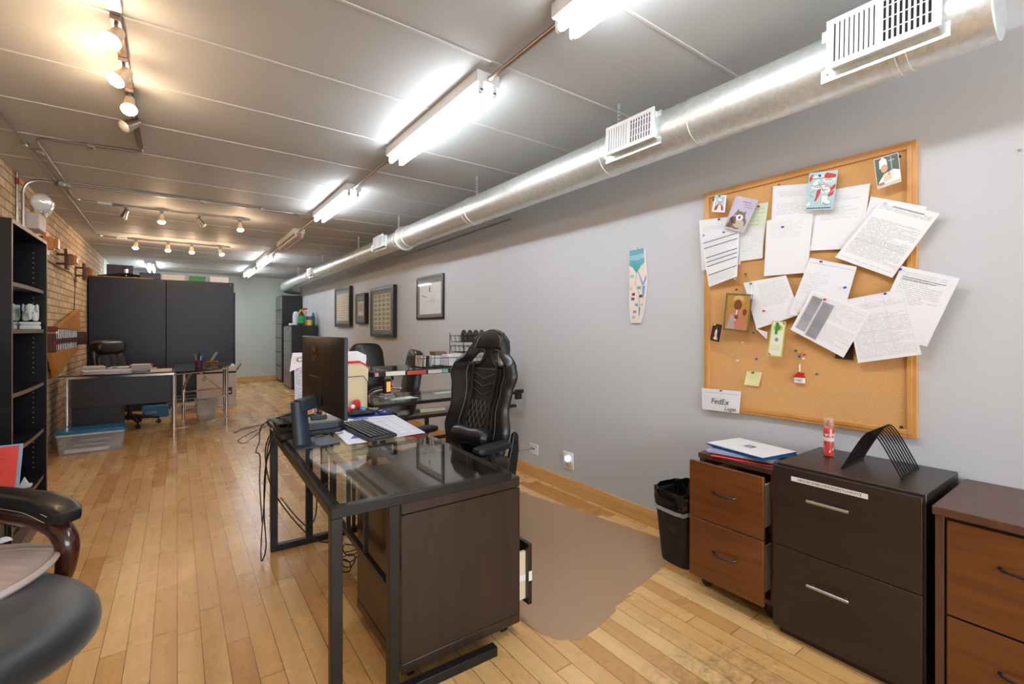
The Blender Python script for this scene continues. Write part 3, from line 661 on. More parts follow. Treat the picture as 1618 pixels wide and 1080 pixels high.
# ================================================================= tall black cupboards
navy = mat('blue_black_laminate', (19,23,36), .36, bump=.05, bscale=300)
for (a, b, lab) in ((-1.05, -.145, 'left of the two tall blue black cupboards, next to the brick wall'), (-.14, .775, 'right of the two tall blue black cupboards, beside the printer box')):
    t = thing('tall_cupboard', lab, 'cupboard', ((a+b)/2, 9.3, 0), group='pair of tall cupboards screening the back of the room')
    WORLD = True
    MB().box(a, b, 9.108, 9.5, .0, 2.03).build('body', navy, t, bevel=.002)
    MB().box(a+.004, b-.004, 9.1, 9.1075, .01, 2.025).build('back_panel', navy, t, bevel=.002)
    for x in (b-.05,): MB().sphere((x, 9.098, 1.99), .012, n=8).build('cap', mat('copper_cap', (190,130,100), .3, .6), t)
    WORLD = False
tag(MB().box(.79, .81, 9.25, 9.6, 0, 1.88).build('folding_panel', bk, bevel=.002), 'thin dark board standing at the right side of the tall cupboards', 'board')
def carton(name, lab, x0, x1, y0, y1, z0, z1, m, lid=None, cat='box', group=None, rz=0):
    t = thing(name, lab, cat, ((x0+x1)/2, (y0+y1)/2, z0), rz, group)
    hx, hy = (x1-x0)/2, (y1-y0)/2
    MB().box(-hx, hx, -hy, hy, 0, (z1-z0)*.72).build('tray', m, t, bevel=.002)
    MB().box(-hx-.002, hx+.002, -hy-.002, hy+.002, (z1-z0)*.725, z1-z0).build('lid', lid or m, t, bevel=.002)
    return t
ZT = 2.0305
carton('storage_box', 'navy flat box with silver line on top of the cupboards', -.47, -.22, 9.16, 9.4, ZT, ZT+.10, mat('navy_card', (36,44,70), .4))
carton('storage_box', 'white box between the navy and the green boxes on the cupboards', -.2, .1, 9.2, 9.46, ZT, ZT+.09, mat('white_card', (216,210,208), .5))
t = carton('paper_ream_box', 'green and white ream box on top of the right tall cupboard', .16, .38, 9.16, 9.42, ZT, ZT+.085, mat('green_card', (46,130,66), .45))
carton('storage_box', 'plain white box at the right end of the cupboard tops', .44, .7, 9.16, 9.42, ZT, ZT+.095, mat('white_card', (216,210,208), .5))
t = thing('framed_poster', 'dark purple starry picture leaning on top of the left tall cupboard', 'picture', (-.72, 9.42, ZT))
MB().box(-.16,.16,0,.02,0,.22).build('panel', mat('dark_purple_picture', (60,52,78), .4, var=.4, vscale=14), t, bevel=.002)
t = thing('swivel_base', 'upturned black star base with silver hub lying on the left tall cupboard', 'chair base', (-.64, 9.28, ZT))
for k in range(5):
    a = math.radians(72*k+90+18); c, s = math.cos(a), math.sin(a)
    MB().tube([(c*.02,s*.02,.055),(c*.09,s*.06,.045),(c*.33,s*.16,.014)], .02, 8, radii=[.022,.018,.01]).build('leg', blkpl, t)
MB().cyl((0,0,.03),(0,0,.13),.028,n=16).build('hub', chrome, t)
t = thing('wire_star', 'small metal star shaped bracket standing on the upturned base', 'bracket', (-.66,9.28,ZT+.13))
m = MB()
for k in range(3): a = math.radians(60*k); m.bar((-.05*math.cos(a),0,.025-.05*math.sin(a)*.5),(.05*math.cos(a),0,.025+.05*math.sin(a)*.5),.008,.008)
m.build('arms', blkpl, t)
tag(MB().box(-1.0,-.3,9.14,9.3,ZT,ZT+.012).build('wooden_board', w_lt, bevel=.002), 'flat wooden board on the left tall cupboard under the star base', 'board')
for o in bpy.data.objects:
    if o.name.startswith(('swivel_base','wire_star')) and o.parent is None: o.location.z += .013

# ================================================================= left glass desk
dk = mat('charcoal_laminate', (31,30,31), .42, bump=.05)
blackglass = mat('black_glass_top', (16,17,20), .06, coat=.6)
t = thing('glass_top_desk', 'black glass corner desk with chrome legs and charcoal modesty panel by the brick wall', 'desk', (-.4, 7.0, 0))
WORLD = True
MB().box(-.99, -.035, 6.56, 7.2, .757, .767).build('glass_top', blackglass, t, bevel=.002)
cp = [(-.03,6.56),(.12,6.58),(.27,6.68),(.42,6.88),(.53,7.1),(.6,7.4),(.62,7.8),(.58,8.15),(.05,7.95),(-.03,7.7)]
MB().prism(cp, .757, .767).build('corner_glass_top', blackglass, t, bevel=.002)
for x, y in ((-.93,6.63),(-.03,6.62),(.53,7.2),(.07,7.9),(.57,8.1),(-.93,7.14)):
    MB().cyl((x,y,0),(x,y,.755),.022,n=18).build('leg', chrome, t)
MB().box(-.90, -.055, 6.62, 6.635, .42, .755).build('modesty_panel', dk, t, bevel=.002)
MB().box(-.90, -.50, 6.64, 7.1, .04, .72).build('pedestal', dk, t, bevel=.002)
MB().bar((-.93,6.6,.742),(-.03,6.59,.742),.03,.024).build('chrome_rail', chrome, t); MB().bar((-.93,7.14,.742),(-.03,7.16,.742),.03,.024).build('chrome_rail', chrome, t)
for z in (.38,.10):
    pts = smooth_path([(-.03,6.62,z),(.2,6.78,z),(.42,7.0,z),(.53,7.2,z)],5)
    MB().tube(pts, .011, 8).build('curved_rail', chrome, t)
MB().tube([( -.03,6.62,.735),(.14,6.72,.735),(.33,6.88,.735),(.53,7.2,.735)], .012, 8).build('top_rail', chrome, t)
MB().cyl((.22,6.8,.735),(.53,7.2,.40),.010,n=8).build('brace', chrome, t)
for z in (.12,.38,.70): MB().cyl((.07,7.9,z),(.57,8.1,z),.011,n=8).build('rear_rail', chrome, t)
MB().tube(smooth_path([(.07,7.9,.3),(.09,7.87,.5),(.2,7.75,.73)],5), .014, 8).build('curved_strut', chrome, t)
WORLD = False
pm_plain = mat('white_paper', (226,224,222), .6)
pm_old = mat('cream_paper', (222,206,180), .6)
rnd = random.Random(3)
cols = [pm_plain, mat('grey_paper',(206,204,206),.6), mat('pinkish_paper',(226,206,196),.6)]
pl_lab = ['stack of loose white papers at the left end of the black glass desk', 'stack of white papers in the middle of the pile on the black glass desk', 'tilted pile of papers right of the teal tag on the black glass desk', 'low spread of papers at the front of the black glass desk']
for i, (x, y, n, z) in enumerate(((-.76,6.93,13,.768),(-.54,6.95,10,.768),(-.34,6.93,14,.768),(-.62,6.70,8,.768))):
    m = MB()
    for k in range(n):
        a = rnd.uniform(-.22,.22); T = Matrix.Translation((x+rnd.uniform(-.012,.012), y+rnd.uniform(-.02,.02), 0)) @ Matrix.Rotation(a, 4, 'Z')
        b = MB(T); b.box(-.085 if i<3 else -.2,.085 if i<3 else .2,-.11 if i<3 else -.045,.11 if i<3 else .045, z+k*.0055, z+k*.0055+.0042); 
        o = len(m.v); m.v += b.v; m.f += [tuple(q+o for q in f_) for f_ in b.f]; m.mi += [rnd.randrange(3)]*6
    tag(m.build('paper_pile', cols), pl_lab[i], 'papers')
tag(MB().box(-.25,-.05,6.6,6.95,.768,.782).build('document_stack', pm_old, bevel=.001), 'long cream document stack at the right of the black glass desk', 'papers')
tag(MB().box(-.58,-.54,6.72,6.78,.825,.835).build('index_tag', mat('teal_plastic',(60,150,150),.4)), 'teal tag sticking out of the paper piles', 'tag')
tag(MB().box(-.3,-.2,6.98,7.1,.783,.79).build('sticky_pad', mat('yellow_pad',(222,200,110),.6)), 'yellow pad at the back of the cream documents', 'note pad')
# pen cup, cord, remote
t = thing('pen_cup', 'dark red mesh cup full of pens on the corner glass', 'pen holder', (.22,6.98,.768))
cupm = mat('burgundy_mesh', (92,40,56), .5)
m = MB(); m.lathe([(.036,0),(.038,.002),(.040,.095),(.037,.095),(.035,.006),(.001,.006)], n=20); m.build('cup', cupm, t)
for k, (dx, dy, c) in enumerate(((.01,.0,(230,228,224)),(-.015,.01,(60,100,170)),(-.02,-.01,(200,150,100)),(.018,-.012,(70,120,190)),(.0,.018,(30,30,34)))):
    MB().cyl((dx*.5,dy*.5,.008),(dx*2.2,dy*2,.15+.012*k),.0045,n=8).build('pen', mat('pen%d' % k, c, .4), t)
tag(MB().bar((.31,7.08,.772),(.42,7.2,.95),.03,.012).build('handset', mat('grey_plastic',(140,138,136),.4), bevel=.003), 'grey slim handset leaning up behind the burgundy cup', 'remote')
m = MB(); rr = random.Random(5)
for k in range(7):
    pts = [(.36+.055*math.cos(a+k)+rr.uniform(-.015,.015), 7.04+.045*math.sin(a*1.0+k)+rr.uniform(-.015,.015), .78+.055*abs(math.sin(a*.5+k*.8))+rr.uniform(0,.01)) for a in [i*.7 for i in range(9)]]
    m.tube(smooth_path(pts,4), .0055, 6)
tag(m.build('coiled_cord', mat('brown_cord',(134,84,38),.5)), 'tangled brown cord on the corner glass beside the pen cup', 'cord')
tag(MB().box(.43,.47,6.98,7.02,.768,.8).build('power_adapter', blkpl, bevel=.006), 'small black adapter at the right edge of the corner glass', 'adapter')

# storage bin with lid
t = thing('storage_bin', 'clear plastic storage bin with blue lid on the floor by the brick wall', 'storage bin', (-.71, 6.44, 0))
clearp = mat('frosted_clear_plastic', (226,226,226), .22, alpha=.2, spec=.6)
bluel = mat('blue_lid', (46,118,158), .3, coat=.2)
def frus(a, b, z0, z1, th=.004):
    m = MB(); pa = rounded(-a[0],a[0],-a[1],a[1],.03); pb = rounded(-b[0],b[0],-b[1],b[1],.03); n = len(pa)
    vs = [(p[0],p[1],z0) for p in pa]+[(p[0],p[1],z1) for p in pb]; m.add(vs, [(i,(i+1)%n,n+(i+1)%n,n+i) for i in range(n)]+[tuple(range(n-1,-1,-1))]); return m
frus((.24,.13),(.26,.145),.002,.205).build('tub', clearp, t, solid=.003)
m = MB(); m.prism(rounded(-.275,.275,-.155,.155,.03), .205, .222); m.prism(rounded(-.255,.255,-.135,.135,.03), .222, .236); m.build('lid', bluel, t, bevel=.004)
MB().prism(rounded(-.265,.265,-.15,.15,.03), .188, .204).build('rim', mat('white_rim',(222,222,220),.3,alpha=.8), t, solid=0)
for (nm, lb, x, y, z, dx, dy, dz, mm, rx) in (('manila_envelope','manila envelope lying inside the clear bin',-.02,0,.06,.24,.16,.01,pm_old,.2),('paper_sheet','white printed sheet inside the clear bin',.03,-.02,.11,.24,.14,.004,pm_plain,.3),('foam_tray','white foam tray at the bottom of the clear bin',-.03,-.08,.012,.34,.06,.03,pm_plain,0),('cloth_bundle','blue grey cloth bundle in the clear bin',-.1,.03,.02,.16,.1,.05,mat('blue_grey_cloth',(110,130,150),.8),0)):
    o = MB(Matrix.Rotation(-rx,4,'X')).box(-dx/2,dx/2,-dy/2,dy/2,0,dz).build(nm, mm, bevel=.003)
    o.location = (-.71+x, 6.44+y, z); tag(o, lb, nm.split('_')[-1])

# printer box, wastebasket, blue box, crate
t = thing('printer_box', 'white printer shipping carton beside the tall cupboards', 'carton', (.515, 8.9, 0))
wc = mat('printed_white_carton', (212,204,200), .55)
WORLD = True
MB().box(.25,.78,8.74,9.07,0,.545).build('carton_body', wc, t, bevel=.003)
MB().box(.25,.78,8.74,9.07,.575,.655).build('carton_top', wc, t, bevel=.003)
MB().box(.252,.778,8.742,9.068,.546,.574).build('black_band', blkpl, t)
fl = MB().bar((.785,8.9,.56),(.865,8.9,.68),.2,.006,up=(1,0,0)).build('flap', mat('kraft_cardboard',(158,118,80),.7), t)
MB().lathe([(.001,0),(.034,0),(.034,.001),(.001,.001)], (.345,8.7385,.47), 24, axis='y').build('round_logo', mat('tan_print',(180,140,90),.5), t)
text('hp', .05, frameT((.345,8.7375,.472),(1,0,0),(0,0,1)), wc, 'logo_letters', t, shear=.3)
MB().box(.62,.72,8.7385,8.7395,.2,.32).build('printed_picture', mat('print_dark',(70,66,66),.5), t); MB().box(.64,.7,8.7375,8.7384,.23,.26).build('printed_tray', wc, t)
WORLD = False
tag(MB().box(.45,.76,8.8,9.02,.6555,.675).build('document_stack', pm_plain, bevel=.001), 'white papers lying on the printer carton', 'papers')
t = thing('wastebasket', 'translucent white wastebasket under the corner desk', 'wastebasket', (.33,7.81,0))
frus((.10,.09),(.135,.115),.002,.27).build('basket', mat('milky_plastic',(214,206,194),.35,alpha=.75), t, solid=.003)
MB().sup((0,0,.14),(.17,.15,.2),.7,.7,16,10).build('trash_bag', mat('white_bag',(224,222,220),.4,bump=.6,bscale=25), t)
t = carton('blue_carton', 'blue box standing under the black glass desk', -.40,-.10,8.3,8.5,0,.155, mat('blue_card',(58,130,176),.45))
text('COPY', .05, frameT((-.3,8.298,.07),(1,0,0),(0,0,1)), pm_plain, 'printed_letters', t)
t = thing('wire_crate', 'wire crate full of newspapers on the floor under the desk', 'crate', (.1,8.62,0))
for k in range(5): MB().box(-.2+k*.01,.2-k*.008,-.14,.14,.002+k*.022,.02+k*.022).build('newspaper', cols[k%3], t, bevel=.003)
m = MB()
for z in (.12,.17,.22):
    m.tube([(-.22,-.16,z),(.22,-.16,z),(.22,.16,z),(-.22,.16,z)], .003, 6, closed=True)
for k in range(12): m.cyl((-.22+.04*k,-.16,.0),(-.22+.04*k,-.16,.22),.002,n=6)
m.build('wire_basket', mat('cream_wire',(196,188,176),.4), t)
tag(MB().box(-.02,.02,7.98,8.02,.42,.55).build('red_white_card', mat('red_card',(180,70,60),.5)), 'small red and white card behind the left chrome leg', 'card')
for o in (bpy.data.objects['red_white_card'],): bpy.data.objects.remove(o)

# ================================================================= office chairs
def star_base(t, r=.3, z=.06, m=None, brown=False):
    m = m or blkpl
    for k in range(5):
        a = math.radians(72*k+15); c, s = math.cos(a), math.sin(a)
        MB().tube([(c*.03,s*.03,z+.06),(c*r*.5,s*r*.5,z+.05),(c*r,s*r,z+.02)], .02, 8, radii=[.028,.022,.016]).build('base_leg', m, t)
        cs = MB()
        for q in (-.012,.012):
            o_ = Vector((c*r-s*q, s*r+c*q, .028)); cs.cyl(o_-Vector((-s,c,0))*.008, o_+Vector((-s,c,0))*.008, .028, n=18)
        cs.cyl((c*r,s*r,.03),(c*r,s*r,z+.03),.009,n=8); cs.build('caster', blkpl, t)
    MB().cyl((0,0,z+.02),(0,0,z+.1),.035,n=20).build('hub', m, t)
    MB().cyl((0,0,z+.1),(0,0,.40),.025,n=16).build('gas_lift', blkpl, t)
def office_chair(name, lab, loc, rz, style, group=None):
    t = thing(name, lab, 'office chair', loc, rz, group)       # faces -Y locally
    star_base(t)
    MB().sup((0,-.02,.46),(.50,.50,.11),.5,.45,28,10).build('seat', leather, t)
    MB().box(-.1,.1,-.12,.1,.385,.42).build('seat_mechanism', blkpl, t, bevel=.006)
    R = Matrix.Rotation(math.radians(-10), 3, 'X')
    def taper(p): 
        k = 1-.22*max(0, p.z/.32)**2 if style == 'guest' else 1
        return Vector((p.x*k, p.y-.05*(1-(p.x/.25)**2)*.6, p.z))
    MB().sup((0,.27,.76),(.48,.11,.60),.35,.5,30,16,R=R,fn=taper).build('backrest', leather, t)
    if style == 'exec':
        MB().sup((0,.27,1.02),(.46,.2,.2),.7,.5,28,12,R=R).build('headrest', leather, t)
        for s in (-1,1): MB().sup((s*.13,.21,.75),(.2,.08,.4),.5,.6,20,12,R=R).build('back_cushion', leather, t)
    for s in (-1,1):
        if style == 'guest':
            pts = smooth_path([(s*.24,-.16,.47),(s*.275,-.17,.56),(s*.28,-.04,.65),(s*.275,.12,.675),(s*.25,.25,.66)],6)
            MB().tube(pts,.013,10).build('arm_frame', chrome, t)
            MB().tube(smooth_path([(s*.28,-.14,.61),(s*.281,-.04,.668),(s*.277,.12,.69)],5),.017,8).build('arm_pad', leather, t)
            MB().sphere((s*.25,.255,.66),.018).build('arm_end_cap', chrome, t)
        else:
            MB().tube(smooth_path([(s*.25,.1,.46),(s*.29,-.1,.52),(s*.29,-.15,.62),(s*.28,0,.67)],5),.015,8).build('arm_frame', blkpl, t)
            MB().sup((s*.285,.02,.685),(.07,.3,.045),.6,.5,18,8).build('arm_pad', leather, t)
    return t
c0 = office_chair('executive_chair', 'padded black leather executive chair behind the black glass desk', (-.50,7.78,0), math.radians(58), 'exec')
c1 = office_chair('guest_chair', 'black leather chair against the grey wall behind the second desk', (2.0,5.93,0), math.radians(-12), 'guest', 'black chairs with looped chrome arms')
dup(c1, (1.53,4.15,0), math.radians(-104), 'black leather chair turned sideways with chrome arms, behind the tiered glass desk')

# ================================================================= filing cabinets at the back right
fcg = mat('grey_filing_metal', (128,130,128), .32, .3); fcd = mat('dark_filing_side', (36,36,42), .4)
def filing(lab, x, y0, y1, h, n, handles):
    t = thing('filing_cabinet', lab, 'filing cabinet', ((x+2.43)/2, (y0+y1)/2, 0))
    global WORLD; WORLD = True
    MB().box(x+.02, 2.43, y0, y1, 0, h).build('cabinet_body', fcd, t, bevel=.002)
    dh = (h-.06)/n
    for k in range(n):
        z0 = .04+k*dh; d = MB().box(x, x+.02, y0+.01, y1-.01, z0+.004, z0+dh-.004).build('drawer', fcg, t, bevel=.003)
        if handles: MB().box(x-.004, x+.0, (y0+y1)/2-.02-.1, (y0+y1)/2+.02-.1, z0+dh-.07, z0+dh-.04).build('latch', blkpl, d)
        else: MB().box(x-.012, x+.0, y0+.05, y1-.05, z0+.006, z0+.02).build('drawer_pull', blkpl, d)
    WORLD = False
filing('tall grey filing cabinet with dark side at the far right of the room', 1.98, 12.0, 12.75, 2.05, 6, False)
filing('shorter grey four drawer filing cabinet carrying cleaning supplies', 1.90, 10.44, 11.24, 1.33, 4, True)
z = 1.3305
def bottle(name, lab, loc, prof, m, cap=None, capm=None, label=None, lm=None, group=None):
    t = thing(name, lab, 'bottle', loc, 0, group)
    MB().lathe(prof, n=24).build('bottle_body', m, t)
    if cap: MB().lathe(cap, n=20).build('cap', capm, t)
    if label: MB().lathe(label, n=24).build('label', lm, t)
    return t
bottle('cleaner_bottle', 'green labelled bottle of amber cleaner on the grey filing cabinet', (2.12,10.52,z), [(.06,0),(.068,.01),(.068,.2),(.05,.25),(.02,.28),(.02,.295)], mat('amber_liquid',(120,60,30),.1,trans=.5), [(.027,.296),(.027,.335),(.02,.34)], mat('yellow_cap',(214,190,70),.4), [(.0685,.05),(.0695,.05),(.0695,.2),(.0685,.2)], mat('green_label',(44,160,84),.4))
bottle('wipes_tub', 'white and yellow wipes tub beside the green bottle', (2.27,10.50,z), [(.055,0),(.06,.008),(.06,.19),(.055,.2)], mat('yellow_label',(232,196,60),.4), [(.062,.201),(.062,.235),(.05,.24)], whiteplas, [(.0602,.12),(.0612,.12),(.0612,.19),(.0602,.19)], mat('blue_label',(60,90,150),.4))
b = bottle('spray_bottle', 'clear spray bottle with red trigger behind the wipes tub', (2.25,10.72,z), [(.045,0),(.05,.01),(.05,.2),(.02,.28),(.018,.31)], mat('clear_bottle',(224,226,228),.1,alpha=.6), [(.02,.311),(.02,.34)], whiteplas)
m = MB(); m.box(-.06,.03,-.018,.018,.34,.375); m.bar((-.04,0,.34),(-.065,0,.30),.02,.01); m.build('trigger', mat('red_plastic',(206,52,48),.4), b, bevel=.004)
bottle('spray_bottle', 'clear bottle with blue liquid at the wall end of the filing cabinet', (2.36,10.56,z), [(.042,0),(.045,.01),(.045,.17),(.02,.24),(.018,.27)], mat('teal_liquid',(60,130,160),.1,trans=.4), [(.02,.271),(.03,.29),(.015,.31)], mat('white_blue_trigger',(210,220,228),.4))
bottle('yellow_top_bottle', 'bottle with big round pale yellow top behind the green bottle', (2.16,10.72,z), [(.04,0),(.044,.01),(.044,.18),(.02,.23)], mat('clear_bottle',(224,226,228),.1,alpha=.6), [(.02,.2305),(.045,.26),(.05,.285),(.04,.32),(.01,.33)], mat('yellow_sponge',(216,206,120),.8,bump=.5,bscale=60))
tag(MB().sup((2.04,10.66,z+.15),(.12,.2,.30),.7,.7,18,12).build('plastic_bag', mat('white_plastic_bag',(214,220,230),.35,bump=.8,bscale=18)), 'crumpled white plastic bag beside the green bottle', 'bag')
tag(MB().sup((1.97,10.62,z+.025),(.13,.3,.05),.5,.5,18,8).build('folded_cloth', pm_plain), 'folded white cloth at the front of the filing cabinet top', 'cloth')
# ================================================================= near glass desk
t = thing('glass_computer_desk', 'near glass topped desk with black square tube frame and open foot bars', 'desk', (.74, 2.2, 0))
WORLD = True
TZ = .70; a2 = math.radians(1.6)
T = Matrix.Translation((.385,1.49,0)) @ Matrix.Rotation(-a2, 4, 'Z'); LX, LY = .675, 1.44     # local: x to the right, y away
def PT(x, y, z): return T @ Vector((x, y, z))
m = MB(T); w_ = .036
m.box(0,LX,0,w_,TZ-.04,TZ-.007); m.box(0,LX,LY-w_,LY,TZ-.04,TZ-.007); m.box(0,w_,w_,LY-w_,TZ-.04,TZ-.007); m.box(LX-w_,LX,w_,LY-w_,TZ-.04,TZ-.007)
m.build('top_frame', black, t, bevel=.002)
MB(T).box(.010,LX-.010,.010,LY-.010,TZ-.0065,TZ).build('glass_top', glass, t, bevel=.001)
for yy in (0, LY-w_):
    for xx in (0, .185): MB(T).box(xx,xx+w_ if xx == 0 else xx+.036,yy,yy+w_,.0 if xx == 0 else .036,TZ-.0405).build('leg', black, t, bevel=.002)
    MB(T).box(w_+.0005 if yy else .1855,.61,yy,yy+w_,0,.0355).build('foot_bar', black, t, bevel=.002)
MB(T).box(.19,.21,w_,LY-w_,.36,.385).build('middle_rail', black, t, bevel=.002)
MB(T).box(.19,.21,w_,LY-w_,.635,.659).build('upper_rail', black, t, bevel=.002)
for yy in (.30,.55,.80,1.05): MB(T).box(.192,.208,yy,yy+.016,.386 if yy > .5 else .386,.634).build('strut', black, t)
for xx in (.32,.45): MB(T).box(xx,xx+.018,LY-.028,LY-.01,.036,TZ-.041).build('end_strut', black, t)
WORLD = False
# rolling pedestal under it
esp = wood('espresso_laminate', (30,22,18), (42,31,25), (2.5,30,2.5), .36, coat=.15)
esp2 = wood('espresso_laminate_vertical', (40,28,20), (54,39,29), (20,20,2), .38, coat=.15)
t = thing('rolling_pedestal', 'dark brown two drawer rolling pedestal under the near glass desk', 'file cabinet', (.88,1.79,0))
PX0, PX1, PY0, PY1 = .635, 1.145, 1.535, 2.03
WORLD = True
MB().box(PX0,PX1-.02,PY0+.004,PY1,.085,.60).build('carcass', esp2, t, bevel=.001)
MB().box(PX0-.004,PX1-.0,PY0-.002,PY1+.004,.603,.645).build('top_panel', esp2, t, bevel=.003)
MB().box(PX0-.002,PX1-.0,PY0-.002,PY0+.003,.085,.6).build('side_panel', esp2, t, bevel=.001)
MB().box(PX0-.002,PX1-.0,PY0-.002,PY1,.045,.083).build('base_rail', esp2, t, bevel=.003)
MB().box(PX1-.019,PX1,PY0+.004,PY1,.35,.598).build('drawer', esp, t, bevel=.002)
dr = MB().box(PX1+.055,PX1+.073,PY0+.01,PY1-.004,.09,.345).build('drawer', esp, t, bevel=.001)
MB().box(PX1-.35,PX1+.0545,PY0+.03,PY0+.043,.11,.31).build('drawer_side', mat('pale_drawer_board',(226,206,176),.5), dr)
MB().box(PX1-.35,PX1+.0545,PY1-.05,PY1-.037,.11,.31).build('drawer_side', MATS['pale_drawer_board'], dr)
MB().box(PX1-.02,PX1+.05,PY0+.024,PY0+.0295,.19,.215).build('drawer_slide', whitep, dr)
MB().box(PX1+.056,PX1+.0725,PY0+.0085,PY0+.0095,.19,.23).build('latch_plate', whitep, dr)
def caster(x, y, r=.025, par=None, top=.045):
    c = MB(); c.cyl((x-.011,y,r),(x-.003,y,r),r,n=20); c.cyl((x+.003,y,r),(x+.011,y,r),r,n=20); c.box(x-.012,x+.012,y-.012,y+.012,r+.004,top); return c.build('caster', blkpl, par, bevel=.001)
for x in (PX0+.05,PX1-.05):
    for y in (PY0+.05,PY1-.05): caster(x,y,.022,par=t,top=.0445)
WORLD = False

# things on the near desk
Z0 = TZ+.0005
t = thing('computer_monitor', 'black flat monitor seen from behind with a round gold logo', 'monitor', (.50,2.38,Z0))
WORLD = True
MB().add
m = MB(); q = [pz(456,696.4,Z0), pz(468,708,Z0), pz(535,698,Z0), pz(518.7,685,Z0)]
monm = mat('dark_brown_black_plastic', (42,35,31), .42); slate = mat('slate_blue_plastic', (46,56,70), .42)
basep = [(.435,2.27),(.635,2.29),(.635,2.49),(.435,2.47)]
MB().prism(basep, Z0, Z0+.008).build('base_plate', slate, t, bevel=.002)
m = MB(); ring = []
for z, x, y, rx in ((Z0+.008,.482,2.375,.040),(Z0+.03,.480,2.375,.036),(Z0+.205,.468,2.385,.034)):
    ring.append([(x+1.05*rx*math.cos(a)+.3*rx*math.sin(a), y+.8*rx*math.sin(a), z) for a in [2*math.pi*k/20 for k in range(20)]])
vs = sum(ring, []); fs = [(i*20+k, i*20+(k+1)%20, (i+1)*20+(k+1)%20, (i+1)*20+k) for i in range(2) for k in range(20)]+[tuple(range(19,-1,-1)), tuple(range(40,60))]
m.add(vs, fs); m.build('stand_column', slate, t)
MB().bar((.465,2.385,Z0+.185),(.565,2.42,Z0+.2),.07,.055).build('stand_arm', slate, t, bevel=.006)
A, B = Vector((.602,2.09,0)), Vector((.568,2.77,0)); dd = (B-A).normalized(); nn = Vector((-dd.y, dd.x, 0))   # nn: towards -x (the back)
TM = Matrix(((dd.x,nn.x,0,A.x),(dd.y,nn.y,0,A.y),(0,0,1,0),(0,0,0,1)))
LW = (B-A).length
tilt = Matrix.Translation((0,0,0))
m = MB(TM); m.box(0,LW,-.012,.006,.846,1.214); m.build('bezel', slate, t, bevel=.004)
m = MB(TM)
def back(u, v):
    bul = .028*(1-(2*u-1)**4)*(1-(2*v-1)**4)
    return (.004+(LW-.008)*u, .0065+bul, .85+.36*v)
m.grid(back, 16, 12); o = m.build('back_shell', monm, t, angle=60)
MB(TM).box(LW*.36,LW*.64,.030,.038,.88,1.02).build('mount_cover', monm, t, bevel=.006)
MB(TM).box(.012,LW-.012,-.0135,-.0125,.866,1.2).build('screen', mat('screen_off',(8,8,10),.1), t)
lg = MB(TM @ Matrix.Translation((LW*.53,.031,1.13)) ).lathe([(.034,.0),(.036,.003),(.030,.004),(.001,.0042)], n=36, axis='y'); o = lg.build('logo_disc', mat('gold_logo',(172,124,60),.3,.8), t)
text('hp', .055, frameT(TM @ Vector((LW*.53,.0357,1.133)), -dd, (0,0,1)), monm, 'logo_letters', t, shear=.3)
WORLD = False
# docking / scanner device
t = thing('docking_station', 'black hexagonal docking device behind the monitor stand', 'docking station', (.60,2.66,Z0))
h = [(-.13,-.05),(-.09,-.11),(.11,-.11),(.15,-.06),(.15,.06),(.10,.1),(-.1,.1)]
MB().prism(h,.0,.022).build('lower_body', blkpl, t, bevel=.004)
MB().prism([(p[0]*.95,p[1]*.95) for p in h],.0225,.06).build('upper_body', mat('blue_black_plastic',(40,46,56),.4), t, bevel=.006)
MB().prism([(p[0]*.8,p[1]*.8) for p in h],.0605,.064).build('top_plate', mat('grey_top',(120,120,116),.35), t)
m = MB(); m.box(-.02,.06,-.03,.0,.0645,.085); m.box(.0,.02,.0,.04,.0645,.09); m.build('top_clips', blkpl, t, bevel=.003)
t = thing('tablet_stack', 'small stack of black boxes with a tilted tablet on top at the desk corner', 'electronics', (.47,2.72,Z0))
MB().box(-.055,.03,-.20,.05,.0,.03).build('hard_drive', mat('brown_black',(50,38,34),.4), t, bevel=.004)
MB().box(-.05,.025,-.16,.06,.0305,.055).build('adapter_box', blkpl, t, bevel=.004)
MB(Matrix.Rotation(math.radians(-3),4,'X')).box(-.06,.04,-.15,.10,.060,.068).build('tablet', mat('tablet_glass',(60,60,60),.1), t, bevel=.003)
WORLD = False
# loose notes behind dock
wht = mat('bright_white_paper', (238,239,242), .55); 
for i,(x,y,z,rz,lb) in enumerate(((.73,2.70,.002,.4,'crumpled receipt with blue line beside the docking device'),(.70,2.78,.004,-.5,'white note leaning behind the monitor arm'),(.74,2.86,.001,.1,'white slip near the folder sorter'))):
    T2 = Matrix.Translation((x,y,Z0+z)) @ Matrix.Rotation(rz,4,'Z')
    m = MB(T2); m.grid(lambda u,v: (-.04+.08*u,-.03+.06*v,.012*math.sin(u*3.1)*(1+.5*math.sin(v*5))+.001+(.05*u if i==1 else 0)),8,6)
    tag(m.build('paper_note', wht), lb, 'note')
# cables
cab = mat('cable_rubber', (20,20,21), .5)
def cable(lab, pts, r=.0032, m=None): return tag(MB().tube(smooth_path(pts,8), r, 6).build('cable', m or cab), lab, 'cable')
L0 = .372
cable('long looped black cable hanging down beside the far left desk leg to the floor', [(.47,2.5,.73),(.40,2.53,.74),(L0,2.62,.66),(L0-.004,2.72,.35),(L0-.01,2.78,.12),(L0-.005,2.80,.01),(L0+.01,2.76,.1),(.365,2.7,.3),(.36,2.62,.55),(.385,2.5,.72),(.44,2.42,.80),(.47,2.38,.84)])
cable('black cable drooping from the desk edge back under the glass', [(.45,2.55,.74),(.38,2.58,.73),(.365,2.66,.6),(.40,2.62,.42),(.52,2.4,.25),(.62,2.3,.24),(.66,2.35,.34)])
cable('black cable sagging from the far left leg to the middle rail', [(.46,2.80,.33),(.48,2.6,.31),(.52,2.45,.28),(.57,2.5,.30),(.60,2.6,.37)])
